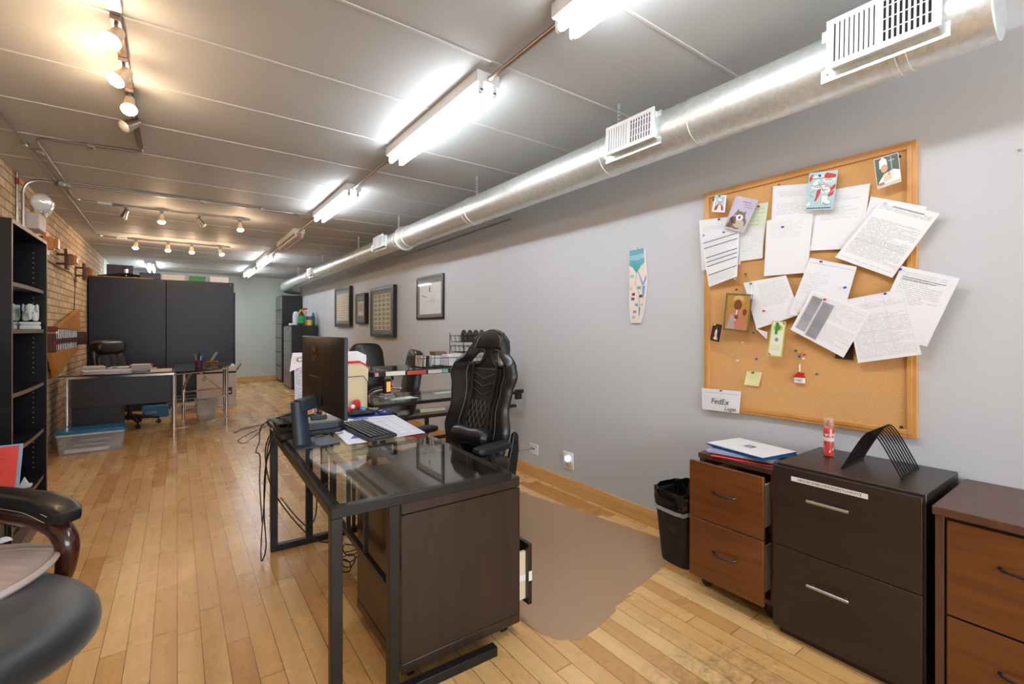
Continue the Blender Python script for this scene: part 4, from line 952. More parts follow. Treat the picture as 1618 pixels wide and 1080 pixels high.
cable('small knotted cable bundle on the desk corner', [(.50,2.74,.79),(.42,2.86,.75),(.38,2.88,.72),(.37,2.9,.68),(.36,2.84,.64),(.34,2.8,.60),(.37,2.88,.55),(.37,2.9,.4),(.375,2.85,.2)], .003)
cable('thin black lead curling out past the desk corner', [(.42,2.9,.715),(.36,2.88,.70),(.30,2.92,.665),(.27,2.94,.64),(.30,2.95,.62),(.35,2.92,.66),(.385,2.93,.69)], .002)
cable('second thin lead looping beyond the desk corner', [(.40,2.93,.71),(.33,2.96,.70),(.25,2.96,.68),(.31,2.98,.70),(.39,2.94,.715)], .0018)
cable('pale grey cable hanging under the glass', [(.47,2.55,.69),(.5,2.5,.6),(.52,2.42,.52),(.56,2.36,.5),(.6,2.34,.51)], .0022, mat('grey_cable',(130,134,140),.4))
m = MB(); rr = random.Random(9)
for k in range(4):
    c = Vector((.68+.03*k, 2.45+.03*k, .39)); m.tube([(c.x+.05*math.cos(a), c.y+.06*math.sin(a), .03+.012*k+.012*math.sin(a*2+k)) for a in [2*math.pi*i/20 for i in range(20)]], .003, 6, closed=True)
tag(m.build('cable_coil', cab), 'coils of black cable on the floor under the near glass desk', 'cable')
cable('coiled phone cord hanging under the desk glass', [(.93+.01*math.cos(i*1.2), 2.78+.01*math.sin(i*1.2), .69-.0022*i) for i in range(60)], .0016)

# papers and keyboard
cal = paper_mat('calendar_pad', (226,228,236), 5, .03,.97,.05,.95,(120,130,170),0,.12,10,.6)
def flat(name, lab, cat, pts, z, m, group=None, patches=None, pm=None):
    return sheet(name, lab, cat, [(p[0],p[1],z) for p in pts], m, 0, 0, group, 2, 2, patches, pm)
bluep = mat('blue_print', (60,84,150), .5)
grid = [(rc(.04+.92*i/7-.002,.04+.92*i/7+.002,.06,.86),1) for i in range(8)]+[(rc(.04,.96,.06+.8*j/5-.002,.06+.8*j/5+.002),1) for j in range(6)]+[(rc(.4,.6,.9,.95),1)]
flat('desk_calendar', 'large white paper calendar pad under the keyboard', 'calendar', [(.70,2.93),(1.13,2.86),(1.07,2.27),(.66,2.24)], Z0+.0012, cal, None, grid, [bluep])
lg = [([(.20,.22),(.42,.42),(.42,.22)],1),([(.36,.48),(.62,.48),(.5,.36)],1),([(.58,.22),(.8,.22),(.58,.42)],1),(rc(.44,.56,.24,.34),1)]
flat('flyer', 'white sheet with a blue triangle logo partly under the keyboard', 'paper', [(.70,2.74),(.86,2.66),(.84,2.235),(.655,2.245)], Z0+.0028, paper_mat('flyer_paper',(236,238,244),18,.1,.9,.5,.9,(90,100,150),.3,.35,16,.6), None, lg, [bluep])
t = thing('keyboard', 'black computer keyboard lying on the paper calendar', 'keyboard', (.818,2.46,Z0+.005), math.radians(92+0))
m = MB(Matrix.Rotation(math.radians(-2.5),4,'X')); m.box(-.225,.225,-.075,.075,.001,.017); m.build('key_tray', mat('charcoal_plastic',(44,46,48),.45), t, bevel=.004)
m = MB(); 
for r in range(6):
    n = 20; y = -.058+r*.0225
    for k in range(n):
        x = -.21+k*.0222
        if k in (14,18) and 0: continue
        if r == 0 and 4 <= k <= 9:
            if k == 4: m.box(x-.009,x+.12,y-.009,y+.009,.0165,.0235)
            continue
        m.box(x-.009,x+.009,y-.009,y+.009,.0165,.0235)
m.build('keys', mat('key_plastic',(24,25,27),.4), t, bevel=.0015)
m = MB()
for r in range(6):
    for k in range(20):
        if r == 0 and 4 <= k <= 9: continue
        x = -.21+k*.0222; y = -.058+r*.0225; m.box(x-.003,x+.001,y+.0,y+.004,.0236,.0238)
m.build('key_legends', mat('legend_white',(200,200,196),.5), t)
cable('keyboard cable running to the docking device', [(.70,2.47,Z0+.012),(.66,2.49,Z0+.006),(.62,2.47,Z0+.012),(.55,2.43,Z0+.014)], .0018)
# blue pad, trackball, wrist rest
t = thing('mouse_pad', 'blue mouse pad at the far side of the glass desk', 'mouse pad', (.98,2.95,Z0))
MB().prism(rounded(-.12,.13,-.07,.06,.02), 0, .003).build('pad', mat('blue_fabric',(40,86,176),.6), t)
t = thing('trackball_mouse', 'black trackball with shiny blue ball on the blue pad', 'trackball', (.955,2.955,Z0+.0035))
MB().sup((0,0,.018),(.17,.10,.036),.8,.7,24,12,fn=lambda p: Vector((p.x,p.y*(1-.25*math.cos(p.x*36)),max(p.z,-.0175)+(.008 if p.z>0 else 0)*math.cos(p.x*30)))).build('body', blkpl, t)
MB().sphere((-.0,-.015,.04),.0195,n=20).build('ball', mat('blue_ball',(60,130,190),.08,coat=1), t)
tag(MB().sup((1.085,2.90,Z0+.021),(.10,.07,.034),.8,.8,20,10).build('wrist_rest', mat('purple_gel',(66,58,130),.12,trans=.3,coat=.6)), 'small purple gel wrist rest on the blue pad', 'wrist rest')
bpy.data.objects['wrist_rest'].location.z += 0
t = thing('plush_bow', 'small red and white plush bow hanging beside the folder sorter', 'toy', (.91,3.02,Z0))
redf = mat('red_felt',(200,28,34),.7,sheen=.5)
MB().sup((-.025,0,.03),(.05,.045,.055),.8,.8,14,8).build('left_loop', redf, t); MB().sup((.03,0,.06),(.055,.045,.075),.8,.8,14,8).build('right_loop', redf, t)
MB().sup((.0,-.02,.055),(.03,.03,.03),1,1,12,8).build('white_knot', wht, t); MB().sup((.0,0,.022),(.05,.04,.042),.9,.9,14,8).build('lower_knot', redf, t)

# ================================================================= second desk: corner glass and tiers
t = thing('tiered_glass_desk', 'second black framed glass desk with raised shelf against the grey wall', 'desk', (1.75,3.4,0))
WORLD = True
X0, X1, Y0, Y1 = 1.10, 2.335, 3.17, 3.66
def tier(nm, x0, x1, y0, y1, z, th=.03):
    m = MB(); w_ = .03
    m.box(x0,x1,y0,y0+w_,z-th,z-.007); m.box(x0,x1,y1-w_,y1,z-th,z-.007); m.box(x0,x0+w_,y0+w_,y1-w_,z-th,z-.007); m.box(x1-w_,x1,y0+w_,y1-w_,z-th,z-.007)
    f = m.build(nm+'_frame', black, t, bevel=.002)
    MB().box(x0+.01,x1-.01,y0+.01,y1-.01,z-.0065,z).build(nm+'_glass', glass, t, bevel=.001)
    return f
tier('top_shelf', X0, X1, Y0, Y1, .955, .038)
tier('desktop', X0, X1, Y0, Y1, .73)
tier('keyboard_tray', X0+.14, X1, Y0, Y1-.22, .62)
for x, y in ((X0,Y0),(2.02,Y0+.03),(X0,Y1-.03),(2.02,Y1-.03)):
    MB().box(x,x+.03,y,y+.03,0,.6995).build('leg', black, t, bevel=.002)
for y in (Y1-.03,): 
    for x in (X0, 2.02): MB().box(x,x+.03,y,y+.03,.731,.9165).build('shelf_post', black, t, bevel=.002)
MB().box(1.56,1.585,3.3,3.325,0,.589).build('tray_leg', black, t)
MB().box(X0+.031,X1-.031,Y1-.025,Y1-.005,.3,.33).build('back_rail', black, t)
MB().box(X1+.0005,X1+.075,Y0,Y0+.03,.705,.735).build('end_bracket', black, t, bevel=.002)
MB().box(X1+.0005,X1+.055,Y0,Y0+.03,.655,.703).build('end_bracket', black, t, bevel=.002)
cg = [(.46,2.975),(1.085,2.975),(1.095,3.165),(1.095,3.66),(.9,3.66),(.46,3.22)]
MB().prism(cg, TZ-.0065, TZ).build('corner_glass', glass, t, bevel=.001)
m = MB()
for a, b in zip(cg, cg[1:]+cg[:1]): m.bar((a[0],a[1],TZ-.022),(b[0],b[1],TZ-.022),.022,.028)
m.build('corner_frame', black, t)
for p in ((.48,3.2),(.9,3.63)): MB().box(p[0]-.015,p[0]+.015,p[1]-.015,p[1]+.015,0,TZ-.037).build('corner_leg', black, t)
# tabs stuck along the shelf front
tabs = (('pink tab at the left end of the shelf edge',1.113,1.138,(220,150,160),.026),('long cream and white label strip on the shelf edge',1.19,1.335,(232,228,214),.03),('red label strip on the shelf edge',1.35,1.50,(206,84,70),.026),('white label strip to the right of the red one',1.515,1.63,(232,234,236),.026),('teal label strip between the white strip and the ringed strip',1.635,1.68,(130,200,200),.026),('black and white ring patterned strip on the shelf edge',1.685,1.81,(40,40,44),.03))
WORLD = False
for lb, a, b, c, h_ in tabs:
    o = MB().box(a,b,Y0-.004,Y0-.0005,.955-.034,.955-.034+h_).build('shelf_label', mat('tab_%d_%d' % (c[0],c[1]), c, .4), bevel=.001); tag(o, lb, 'label strip')
    if c[0] == 40:
        m = MB()
        for k in range(3): m.tube([(a+.03+k*.04+.013*math.cos(q), Y0-.0045, .936+.009*math.sin(q)) for q in [2*math.pi*i/16 for i in range(16)]], .0012, 5, closed=True)
        m.build('rings', wht, o)
for x, y, lb in ((1.37,3.32,'pale green note lying on the desktop glass of the tiered desk'),(1.78,3.42,'small white note on the tiered desk near the gaming chair')):
    flat('paper_note', lb, 'note', [(x-.09,y+.05),(x+.1,y+.07),(x+.12,y-.05),(x-.1,y-.06)], .7312, mat('pale_green_note',(206,226,212),.6))
flat('paper_note', 'yellowish note with print on the lower tray', 'note', [(1.55,3.38),(1.75,3.36),(1.7,3.24),(1.5,3.26)], .6212, mat('yellow_note',(222,212,176),.6))
# folder sorter with manila folders
wire = mat('black_wire', (24,24,25), .35, .3)
t = thing('folder_sorter', 'black wire desk sorter holding manila folders', 'file sorter', (.88,3.16,Z0), math.radians(8))
for k in range(4):
    y = -.10+k*.055
    MB().tube([(-.14,y,.004),(-.14,y,.20),(-.11,y,.24),(.11,y,.24),(.14,y,.20),(.14,y,.004)], .0025, 6).build('divider_wire', wire, t)
m = MB(); 
for x in (-.14,.14): m.cyl((x,-.12,.004),(x,.12,.004),.0035,n=6)
m.build('base_wire', wire, t)
man = mat('manila_card', (222,202,160), .6); 
for k, (y, hh, c, lb) in enumerate(((-.072,.30,(226,206,164),'front manila folder in the wire sorter'),(-.060,.312,(222,200,156),'second manila folder in the wire sorter'),(-.02,.32,(216,194,150),'third manila folder in the wire sorter'),(.0,.335,(204,44,50),'red folder in the wire sorter'),(.03,.40,(240,240,242),'tall white papers behind the red folder in the sorter'),(.045,.38,(236,216,190),'cream papers behind the white ones in the sorter'))):
    T2 = Matrix.Translation((.88,3.16,Z0)) @ Matrix.Rotation(math.radians(8),4,'Z')
    m = MB(T2); m.prism([(-.15,.002),(.155,.002),(.155+.01*k,hh-.03),(.13,hh),(-.04,hh),(-.06,hh-.02),(-.15,hh-.02)], y, y+.004, 'y')
    tag(m.build('file_folder', mat('folder_%d' % k, c, .6)), lb, 'folder')
# hanging printed brochures
WORLD = False
t = thing('brochure_holder', 'stand of printed rate sheets left of the monitor', 'brochure holder', (.67,3.10,Z0))
MB().box(-.10,.10,-.02,.05,0,.02).build('base', blkpl, t, bevel=.003)
MB().bar((-.0,.03,.02),(0,.03,.34),.015,.01).build('post', blkpl, t)
chart = paper_mat('rate_sheet',(226,224,234),40,.08,.92,.03,.85,(70,70,80),.05,.6,4,.9)
chart2 = paper_mat('rate_sheet_pink',(234,226,232),56,.1,.9,.03,.85,(150,140,170),.05,.5,10,.7)
yb = 3.085
ringp = ell(.5,.93,.28,.035,20)
sheet('rate_sheet','printed sheet with a black round logo left of the monitor','paper',[(.58,yb,Z0+.38),(.65,yb,Z0+.385),(.65,yb-.0,Z0+.11),(.585,yb,Z0+.10)],chart,0,0,None,4,6,[(ell(.5,.93,.3,.05,20),1),(ell(.5,.93,.2,.035,20),2)],[mat('print_black',(50,50,54),.5),wht])
sheet('rate_sheet','printed sheet with a red round logo left of the monitor','paper',[(.655,yb,Z0+.385),(.735,yb,Z0+.385),(.73,yb,Z0+.10),(.655,yb,Z0+.10)],chart2,0.001,0,None,4,6,[(ell(.4,.93,.3,.05,20),1),(ell(.4,.93,.2,.035,20),2)],[mat('print_red',(190,60,80),.5),wht])
sheet('draped_paper','pinkish white sheet draped over the brochure holder','paper',[(.575,yb+.02,Z0+.405),(.735,yb+.02,Z0+.405),(.735,yb-.004,Z0+.372),(.552,yb-.006,Z0+.29)],mat('pinkish_white_paper',(230,220,222),.6),.0,.01,None)
multi = [([(.05,.02),(.3,.02),(.3,.5),(.05,.4)],1),([(.3,.02),(.6,.02),(.55,.45),(.3,.3)],2),([(.6,.02),(.95,.02),(.95,.55),(.7,.35)],3),([(.35,.1),(.65,.1),(.65,.25),(.35,.25)],4),(ell(.65,.75,.14,.12,14),5),(ell(.65,.75,.09,.08,14),0)]
sheet('coupon','small white coupon with orange and green patches below the rate sheets','card',[(.595,yb-.012,Z0+.125),(.69,yb-.012,Z0+.13),(.69,yb-.012,Z0+.025),(.59,yb-.012,Z0+.022)],wht,0,0,None,2,2,multi,[mat('patch_orange',(226,120,50),.5),mat('patch_green',(110,180,70),.5),mat('patch_orange2',(232,140,70),.5),mat('patch_navy',(50,60,110),.5),MATS['print_black']])
# phone, handset cradle, second keyboard
t = thing('desk_phone', 'dark desk phone propped up behind the folders', 'telephone', (1.06,3.42,Z0), math.radians(-28))
Rt = Matrix.Rotation(math.radians(52),4,'X')
MB(Rt).box(-.06,.07,0,.17,0,.02).build('phone_body', mat('phone_grey',(60,66,68),.4), t, bevel=.004)
m = MB(Rt)
for r in range(4):
    for k in range(3): m.box(-.03+k*.03,-.012+k*.03,.03+r*.025,.043+r*.025,.0205,.025)
m.build('buttons', mat('button_grey',(170,176,176),.4), t)
MB(Rt).box(-.058,-.035,.0,.17,.021,.045).build('receiver', blkpl, t, bevel=.006)
t = thing('handset_cradle', 'small silver cradle holding a handset with an orange display', 'handset', (1.27,3.36,.7305), math.radians(20))
MB().sup((0,0,.013),(.11,.09,.026),.4,.4,20,8).build('cradle', mat('silver_plastic',(150,150,150),.3,.4), t)
MB().sup((0,0,.034),(.09,.07,.02),.4,.4,20,8).build('upper_cradle', MATS['silver_plastic'], t)
MB().box(-.03,.03,-.018,.018,.04,.15).build('handset_body', blkpl, t, bevel=.008)
MB().box(-.018,.02,-.0195,-.0185,.055,.13).build('orange_display', mat('orange_display',(240,168,86),.4,emit=(240,160,80),es=.5), t)
t = thing('small_keyboard', 'small black keyboard with light keys near the corner glass', 'keyboard', (1.0,3.10,Z0), math.radians(-28))
MB().box(-.11,.11,-.045,.045,0,.014).build('key_tray', blkpl, t, bevel=.003)
m = MB()
for r in range(4):
    for k in range(10): m.box(-.1+k*.021,-.085+k*.021,-.036+r*.02,-.021+r*.02,.0145,.019)
m.build('keys', mat('light_keys',(160,156,146),.4), t)
# wire baskets on the shelf
def basket(name, lab, x0, x1, y0, y1, z0, z1, nx, ny, r=.0018):
    t = thing(name, lab, 'wire basket', ((x0+x1)/2,(y0+y1)/2,z0)); global WORLD; WORLD = True
    m = MB()
    for z, g in ((z0+r,.01),(z1,0)): m.tube([(x0+g,y0+g,z),(x1-g,y0+g,z),(x1-g,y1-g,z),(x0+g,y1-g,z)], r*1.5, 6, closed=True)
    m.build('rims', wire, t); m = MB()
    for k in range(nx+1):
        x = x0+.01+(x1-x0-.02)*k/nx; m.tube([(x,y0,z1),(x,y0+.01,z0+r),(x,y1-.01,z0+r),(x,y1,z1)], r, 5)
    for k in range(ny+1):
        y = y0+.01+(y1-y0-.02)*k/ny; m.tube([(x0,y,z1),(x0+.01,y,z0+r),(x1-.01,y,z0+r),(x1,y,z1)], r, 5)
    m.build('wire_mesh', wire, t); WORLD = False; return t
basket('wire_tray','low wire tray of boxes at the left on the raised glass shelf',1.49,1.87,3.22,3.5,.9555,1.03,5,4)
m = MB()
carton('index_box','small white card box in the wire tray beside the gaming chair',1.73,1.855,3.26,3.36,.962,1.05,mat('box_white',(226,228,234),.5))
carton('index_box','white card box with brown top at the back of the wire tray',1.68,1.78,3.38,3.48,.962,1.07,mat('box_white',(226,228,234),.5),mat('brown_lid',(128,96,78),.5))
for k, lb in ((0,'first slanted card booklet in the wire tray'),(1,'second slanted card booklet in the wire tray'),(2,'third slanted card booklet in the wire tray'),(3,'white booklet leaning right in the wire tray')):
    tag(MB().bar((1.525+k*.028,3.36,.962),(1.51+k*.028+(.02 if k<3 else .03),3.36,1.045),.11,.012,up=(1,0,0)).build('booklet', mat('booklet%d'%k,((196,180,168),(206,200,196),(60,56,54),(226,228,230))[k],.6)), lb, 'booklet')
TX0, TX1, TY0, TY1 = 1.95, 2.32, 3.52, 3.64
for k, (z, lb) in enumerate(((.956,'bottom basket of the tall wire rack'),(1.05,'middle basket of the tall wire rack'),(1.14,'top basket of the tall wire rack holding mesh cups'))):
    basket('rack_basket', lb+' on the raised shelf', TX0, TX1, TY0-.12, TY1, z, z+.055, 8, 3)
m = MB()
for x in (TX0,TX1):
    for y in (TY0-.12,TY1): m.cyl((x,y,.956),(x,y,1.22),.003,n=6)
tag(m.build('rack_posts', wire), 'thin black posts of the tall wire rack', 'rack posts')
meshc = mat('dark_wire_mesh', (44,44,46), .5, .3, alpha=.7)
for k, lb in enumerate(('leftmost round topped mesh file divider in the rack','second round topped mesh file divider in the rack','third round topped mesh file divider in the rack','fourth round topped mesh file divider in the rack')):
    x = 2.0+k*.06; pts = [(x,TY0-.07+.05*math.cos(a)+.03,1.195+.05*math.sin(a)) for a in [math.pi*i/10 for i in range(11)]]
    tt = thing('mesh_divider', lb, 'divider', (x,TY0,1.145)); WORLD = True
    MB().tube([(x,TY0+.01,1.147)]+pts+[(x,TY0-.09,1.147)], .002, 6).build('rim', wire, tt)
    m = MB(); m.prism([(TY0+.008,1.147)]+[(p[1],p[2]) for p in pts]+[(TY0-.088,1.147)], x-.0006, x+.0006, 'x').build('mesh_panel', meshc, tt); WORLD = False

# ================================================================= gaming chair
t = thing('gaming_chair', 'tall black racing style gaming chair with quilted back behind the near desk', 'office chair', (1.28,2.33,0), math.radians(-78))   # local front: -Y
star_base(t, .31)
MB().sup((0,-.03,.47),(.50,.50,.11),.45,.4,28,10).build('seat', leather, t)
for s in (-1,1): MB().sup((s*.23,-.03,.50),(.10,.44,.12),.6,.5,20,10).build('seat_bolster', leather, t)
MB().box(-.12,.12,-.12,.12,.385,.415).build('seat_mechanism', blkpl, t, bevel=.006)
def halfw(v):      # v 0 bottom..1 top : half width
    K = [(0,.18),(.12,.235),(.25,.262),(.42,.232),(.55,.245),(.66,.272),(.73,.25),(.82,.165),(.92,.135),(1.0,.095)]
    for (a, p), (b, q) in zip(K, K[1:]):
        if v <= b: s = (v-a)/(b-a); s = s*s*(3-2*s); return p+(q-p)*s
    return K[-1][1]
H0, H1 = .47, 1.25
BT = math.radians(9)
def backp(u, v, off=0):
    a = 2*u-1; hw = halfw(v); x = a*hw
    wing = max(0, (abs(a)-.52)/.48)
    fwd = -.085*wing**1.3*(1-max(0,(v-.74)/.26))
    fwd += -.03*math.sin(min(1,v/.5)*math.pi)*(1-wing)
    z = H0+(H1-H0)*v
    if v > .9: z -= .035*(abs(a)**2.2)*((v-.9)/.1)
    y = .20+(z-H0)*math.tan(BT)+fwd+off
    return (x, y, z)
NU, NV = 44, 56
m = MB()
vs = [backp(i/NU, j/NV) for j in range(NV+1) for i in range(NU+1)]; fs = []
def hole(u, v):
    for s in (-1, 1):
        cu = .5+s*.20; cu += s*(.03)*(.79-v)/.1
        if abs(v-.775)/.062 < 1 and ((abs(u-cu)/.115)**2.6+(abs(v-.775)/.062)**2.6) < 1: return True
    return False
for j in range(NV):
    for i in range(NU):
        if hole((i+.5)/NU, (j+.5)/NV): continue
        a = j*(NU+1)+i; fs.append((a,a+1,a+NU+2,a+NU+1))
m.add(vs, fs); m.build('backrest', leather, t, solid=.055, subsurf=1, weld=False)
# rims around the two openings
for s in (-1,1):
    pts = []
    for k in range(28):
        a = 2*math.pi*k/28; c, q = math.cos(a), math.sin(a); dv = .062*math.copysign(abs(q)**(2/2.6), q); du = .115*math.copysign(abs(c)**(2/2.6), c)
        v = .775+dv; cu = .5+s*.20+s*.03*(.79-v)/.1; pts.append(backp(cu+du, v, -.03))
    MB().tube(pts, .009, 8, closed=True).build('opening_rim', leather_d, t)
m = MB(); m.grid(lambda u, v: backp(.27+.46*u, .08+.62*v, -.030-.006*math.sin(math.pi*u)), 20, 30); m.build('quilted_panel', leather_d, t, solid=.006)
m = MB(); m.grid(lambda u, v: backp(.16+.68*u, .855+.13*v, -.031-.012*math.sin(math.pi*u)*math.sin(math.pi*v)), 16, 12); m.build('headrest_panel', leather_d, t, solid=.006)
st = MB(); 
def pu(u, v): return backp(.27+.46*u, .08+.62*v, -.0395-.006*math.sin(math.pi*u))
for k in range(-4, 9):
    for s in (1, -1):
        pts = []
        for i in range(25):
            v = .03+.57*i/24; u = (k*.17+s*(v-.0)*1.15) if s == 1 else (k*.17+.5-s*0-(v)*1.15)
            if .03 < u < .97: pts.append(pu(u, v))
        if len(pts) > 2: st.tube(pts, .0014, 4)
for v0 in (.69,.79,.89): 
    st.tube([pu(.08,v0+.06),pu(.5,v0-.02),pu(.92,v0+.06)], .0014, 4)
st.build('stitching', mat('grey_thread',(96,90,84),.6), t)
for s in (-1,1):
    st = MB(); st.tube([backp(.5+s*.30, v, -.036) for v in [.06+.68*i/20 for i in range(21)]], .0016, 4)
    st.tube([backp(.5+s*.36, v, -.032) for v in [.84+.13*i/8 for i in range(9)]], .0016, 4); st.build('seam_piping', mat('pale_thread',(150,148,142),.6), t)
    MB().tube([backp(.5+s*.19, v, -.048) for v in [.12+.62*i/14 for i in range(15)]], .008, 6).build('strap', blkpl, t)
    # arms
    MB().tube(smooth_path([(s*.20,.02,.40),(s*.29,.02,.41),(s*.31,.0,.50),(s*.31,-.02,.61)],5), .02, 10).build('arm_post', blkpl, t)
    MB().sup((s*.31,-.01,.632),(.085,.25,.04),.5,.5,20,8).build('arm_pad', blkpl, t)
    MB().prism([(.16,.40),(.26,.40),(.29,.55),(.285,.64),(.265,.66),(.24,.65),(.22,.56)], s*.222-.012, s*.222+.012, 'x').build('hinge_cover', blkpl, t, bevel=.008)
    MB().lathe([(.001,0),(.008,0),(.008,.003),(.001,.003)], (s*.236,.26,.60), 12, axis='x').build('hinge_bolt', black, t)
MB().lathe([(.03,-.15),(.055,-.13),(.062,-.06),(.05,.0),(.062,.06),(.055,.13),(.03,.15)], (0,.13,.62), 24, axis='x').build('lumbar_pillow', leather, t)

# floor mat
mm = mat('chair_mat_vinyl', (206,172,140), .3, alpha=.48, spec=.5)
pl = [(1.19,1.62),(1.21,1.48),(1.24,1.41),(1.31,1.355),(1.42,1.365),(1.58,1.40),(1.60,1.425),(1.66,1.43),(1.72,1.455),(1.9,1.48),(2.09,1.52),(2.35,1.60),(2.34,1.78),(2.24,2.33),(2.14,2.86),(2.1,2.95),(1.15,2.8),(1.05,2.65)]
tag(MB().prism(pl, .0005, .003).build('chair_mat', mm), 'worn translucent plastic floor mat with a torn corner under the gaming chair', 'floor mat')

# ================================================================= pictures on the wall
frm = mat('black_frame', (26,24,24), .3, coat=.3)
def picture(lab, Ya, Yb, za, zb, depth, fw, mat_rgb, art, group=None):
    """Ya far edge, Yb near edge"""
    t = thing('framed_picture', lab, 'picture', (XR,(Ya+Yb)/2,za)); global WORLD; WORLD = True
    xb, xf = XR-.001, XR-depth
    m = MB(); m.box(xf,xb,Yb,Yb+fw,za,zb); m.box(xf,xb,Ya-fw,Ya,za,zb); m.box(xf,xb,Yb+fw,Ya-fw,za,za+fw); m.box(xf,xb,Yb+fw,Ya-fw,zb-fw,zb)
    m.build('frame', frm, t, bevel=.003)
    MB().box(xf+.012,xf+.014,Yb+fw,Ya-fw,za+fw,zb-fw).build('mat_board', mat('mat_%d'%mat_rgb[0],mat_rgb,.6), t)
    art(t, xf+.0115, Ya, Yb, za, zb)
    MB().box(xf+.005,xf+.0065,Yb+fw,Ya-fw,za+fw,zb-fw).build('glazing', thin_glass, t)
    WORLD = False; return t
cream = mat('stamp_cream', (222,214,176), .6)
def rect(m, x, Ya, Yb, za, zb, mi=0): m.add([(x,Ya,za),(x,Yb,za),(x,Yb,zb),(x,Ya,zb)], [(0,1,2,3)], mi)
def stamps(nc, nr, c2, inset, seed=1):
    def f(t, x, Ya, Yb, za, zb):
        a, b, c, d = inset; A_, B_, C__, D_ = Ya-a, Yb+b, za+c, zb-d
        m = MB(); rect(m, x, A_, B_, C__, D_, 0)
        for i in range(nc):
            for j in range(nr):
                w_, h_ = (A_-B_)/nc, (D_-C__)/nr; y1_ = A_-i*w_-w_*.12; y2_ = A_-(i+1)*w_+w_*.12; z1_ = C__+j*h_+h_*.14; z2_ = C__+(j+1)*h_-h_*.14
                rect(m, x-.0006, y1_, y2_, z1_, z2_, 1)
                rect(m, x-.0009, y1_-w_*.15, y2_+w_*.2, z1_+h_*.1, z1_+h_*.45, 2)
        m.build('stamp_sheet', [cream, mat('stamp_%d'%c2[0], c2, .6, var=.2, vscale=60), mat('stampd_%d'%c2[0], tuple(int(q*.75) for q in c2), .6)], t, weld=False)
    return f
def engraving(t, x, Ya, Yb, za, zb):
    A_, B_, C__, D_ = Ya-.08, Yb+.07, za+.06, zb-.085; m = MB(); rect(m, x, A_, B_, C__, D_, 0); r = random.Random(4); W_, H_ = A_-B_, D_-C__
    def rr2(u0,u1,v0,v1,mi=1): rect(m, x-.0007, A_-u0*W_, A_-u1*W_, C__+v0*H_, C__+v1*H_, mi)
    rr2(.46,.52,.72,.86); rr2(.475,.505,.86,.93,2); rr2(.40,.60,.965,.98,2); rr2(.25,.95,.42,.43,2); rr2(.25,.95,.36,.365,2)
    for k in range(5): rr2(.12+k*.05,.17+k*.05,.60-k*.013,.62-k*.013)
    for k in range(190):
        u, v = r.uniform(.05,.93), r.uniform(.04,.33) if k < 120 else r.uniform(.4,.92); rr2(u,u+r.uniform(.006,.03),v,v+r.uniform(.003,.012),r.choice((1,2,2)))
    for k in range(40): u, v = r.uniform(.5,.7), r.uniform(.3,.55); rr2(u,u+.02,v,v+.01,r.choice((1,2)))
    m.build('engraving', [mat('art_paper',(232,232,226),.6), MATS['print_black'], mat('print_grey',(150,150,150),.5)], t, weld=False)
def portrait(t, x, Ya, Yb, za, zb):
    m = MB(); A_, B_, C__, D_ = Ya-.12, Yb+.09, za+.13, zb-.13; rect(m, x, A_, B_, C__, D_, 0); rect(m, x-.0007, A_-.02, B_+.02, C__+.06, C__+.2, 1); m.build('small_print', [cream, mat('sepia_print',(170,150,130),.6,var=.3,vscale=30)], t, weld=False)
picture('framed sheet of small cream stamps, farthest picture on the grey wall', 9.0,8.07,1.30,2.0,.06,.05,(92,98,98), stamps(8,12,(196,176,150),(.12,.1,.10,.11)))
picture('small narrow framed print between the two stamp pictures', 7.75,7.27,1.34,1.825,.06,.04,(96,92,90), portrait)
picture('large framed sheet of green stamps, four across and eight down', 7.02,6.09,1.14,1.865,.06,.045,(74,76,74), stamps(4,8,(140,156,124),(.13,.13,.10,.10)))
picture('framed black and white technical engraving, nearest picture on the grey wall', 5.42,4.695,1.372,1.885,.022,.022,(84,86,88), engraving)

# ================================================================= decorative map on wall
t = thing('wall_map', 'tall narrow painted map plaque with blue sea hanging on the grey wall', 'wall map', (XR,1.98,1.28))
WORLD = True
ml = [(2.045,1.772),(1.925,1.776),(1.905,1.575),(1.925,1.40),(1.955,1.290),(2.035,1.290),(2.05,1.40)]
MB().prism(ml, XR-.014, XR-.002, 'x').build('plaque', mat('map_cream',(236,222,212),.5), t, bevel=.002)
m = MB()
def mp(poly, mi): m.add([(XR-.0145-.0002*mi, y, z) for y, z in poly], [tuple(range(len(poly)))], mi)
mp([(2.043,1.77),(1.928,1.774),(1.922,1.68),(1.95,1.66),(1.985,1.615),(2.02,1.66),(2.043,1.67)],0); mp([(2.0428,1.735),(1.925,1.74),(1.924,1.71),(1.98,1.70),(2.042,1.705)],1)
mp([(2.02,1.665),(1.985,1.615),(1.96,1.66),(1.985,1.675)],2)
for a in ([(1.975,1.63),(1.965,1.62),(1.93,1.54),(1.938,1.53)],[(1.91,1.6),(1.905,1.575),(1.93,1.53),(1.935,1.545)],[(1.94,1.53),(1.915,1.53),(1.93,1.44),(1.938,1.47)]): mp(a,3)
mp([(1.984,1.615),(1.981,1.615),(1.993,1.55),(1.965,1.49),(1.96,1.41),(1.965,1.34),(1.969,1.34),(1.964,1.41),(1.969,1.492),(1.997,1.55)],4)
mp([(1.966,1.40),(1.955,1.39),(1.962,1.33),(1.97,1.36)],2)
for y, z, c in ((1.965,1.52,0),(2.01,1.48,5),(1.95,1.465,5),(1.985,1.41,3),(1.94,1.41,6),(2.0,1.365,3),(2.01,1.33,1),(2.015,1.45,5),(2.02,1.60,1),(2.03,1.52,6)): mp([(y+.013,z-.009),(y-.013,z-.009),(y-.013,z+.009),(y+.013,z+.009)],c)
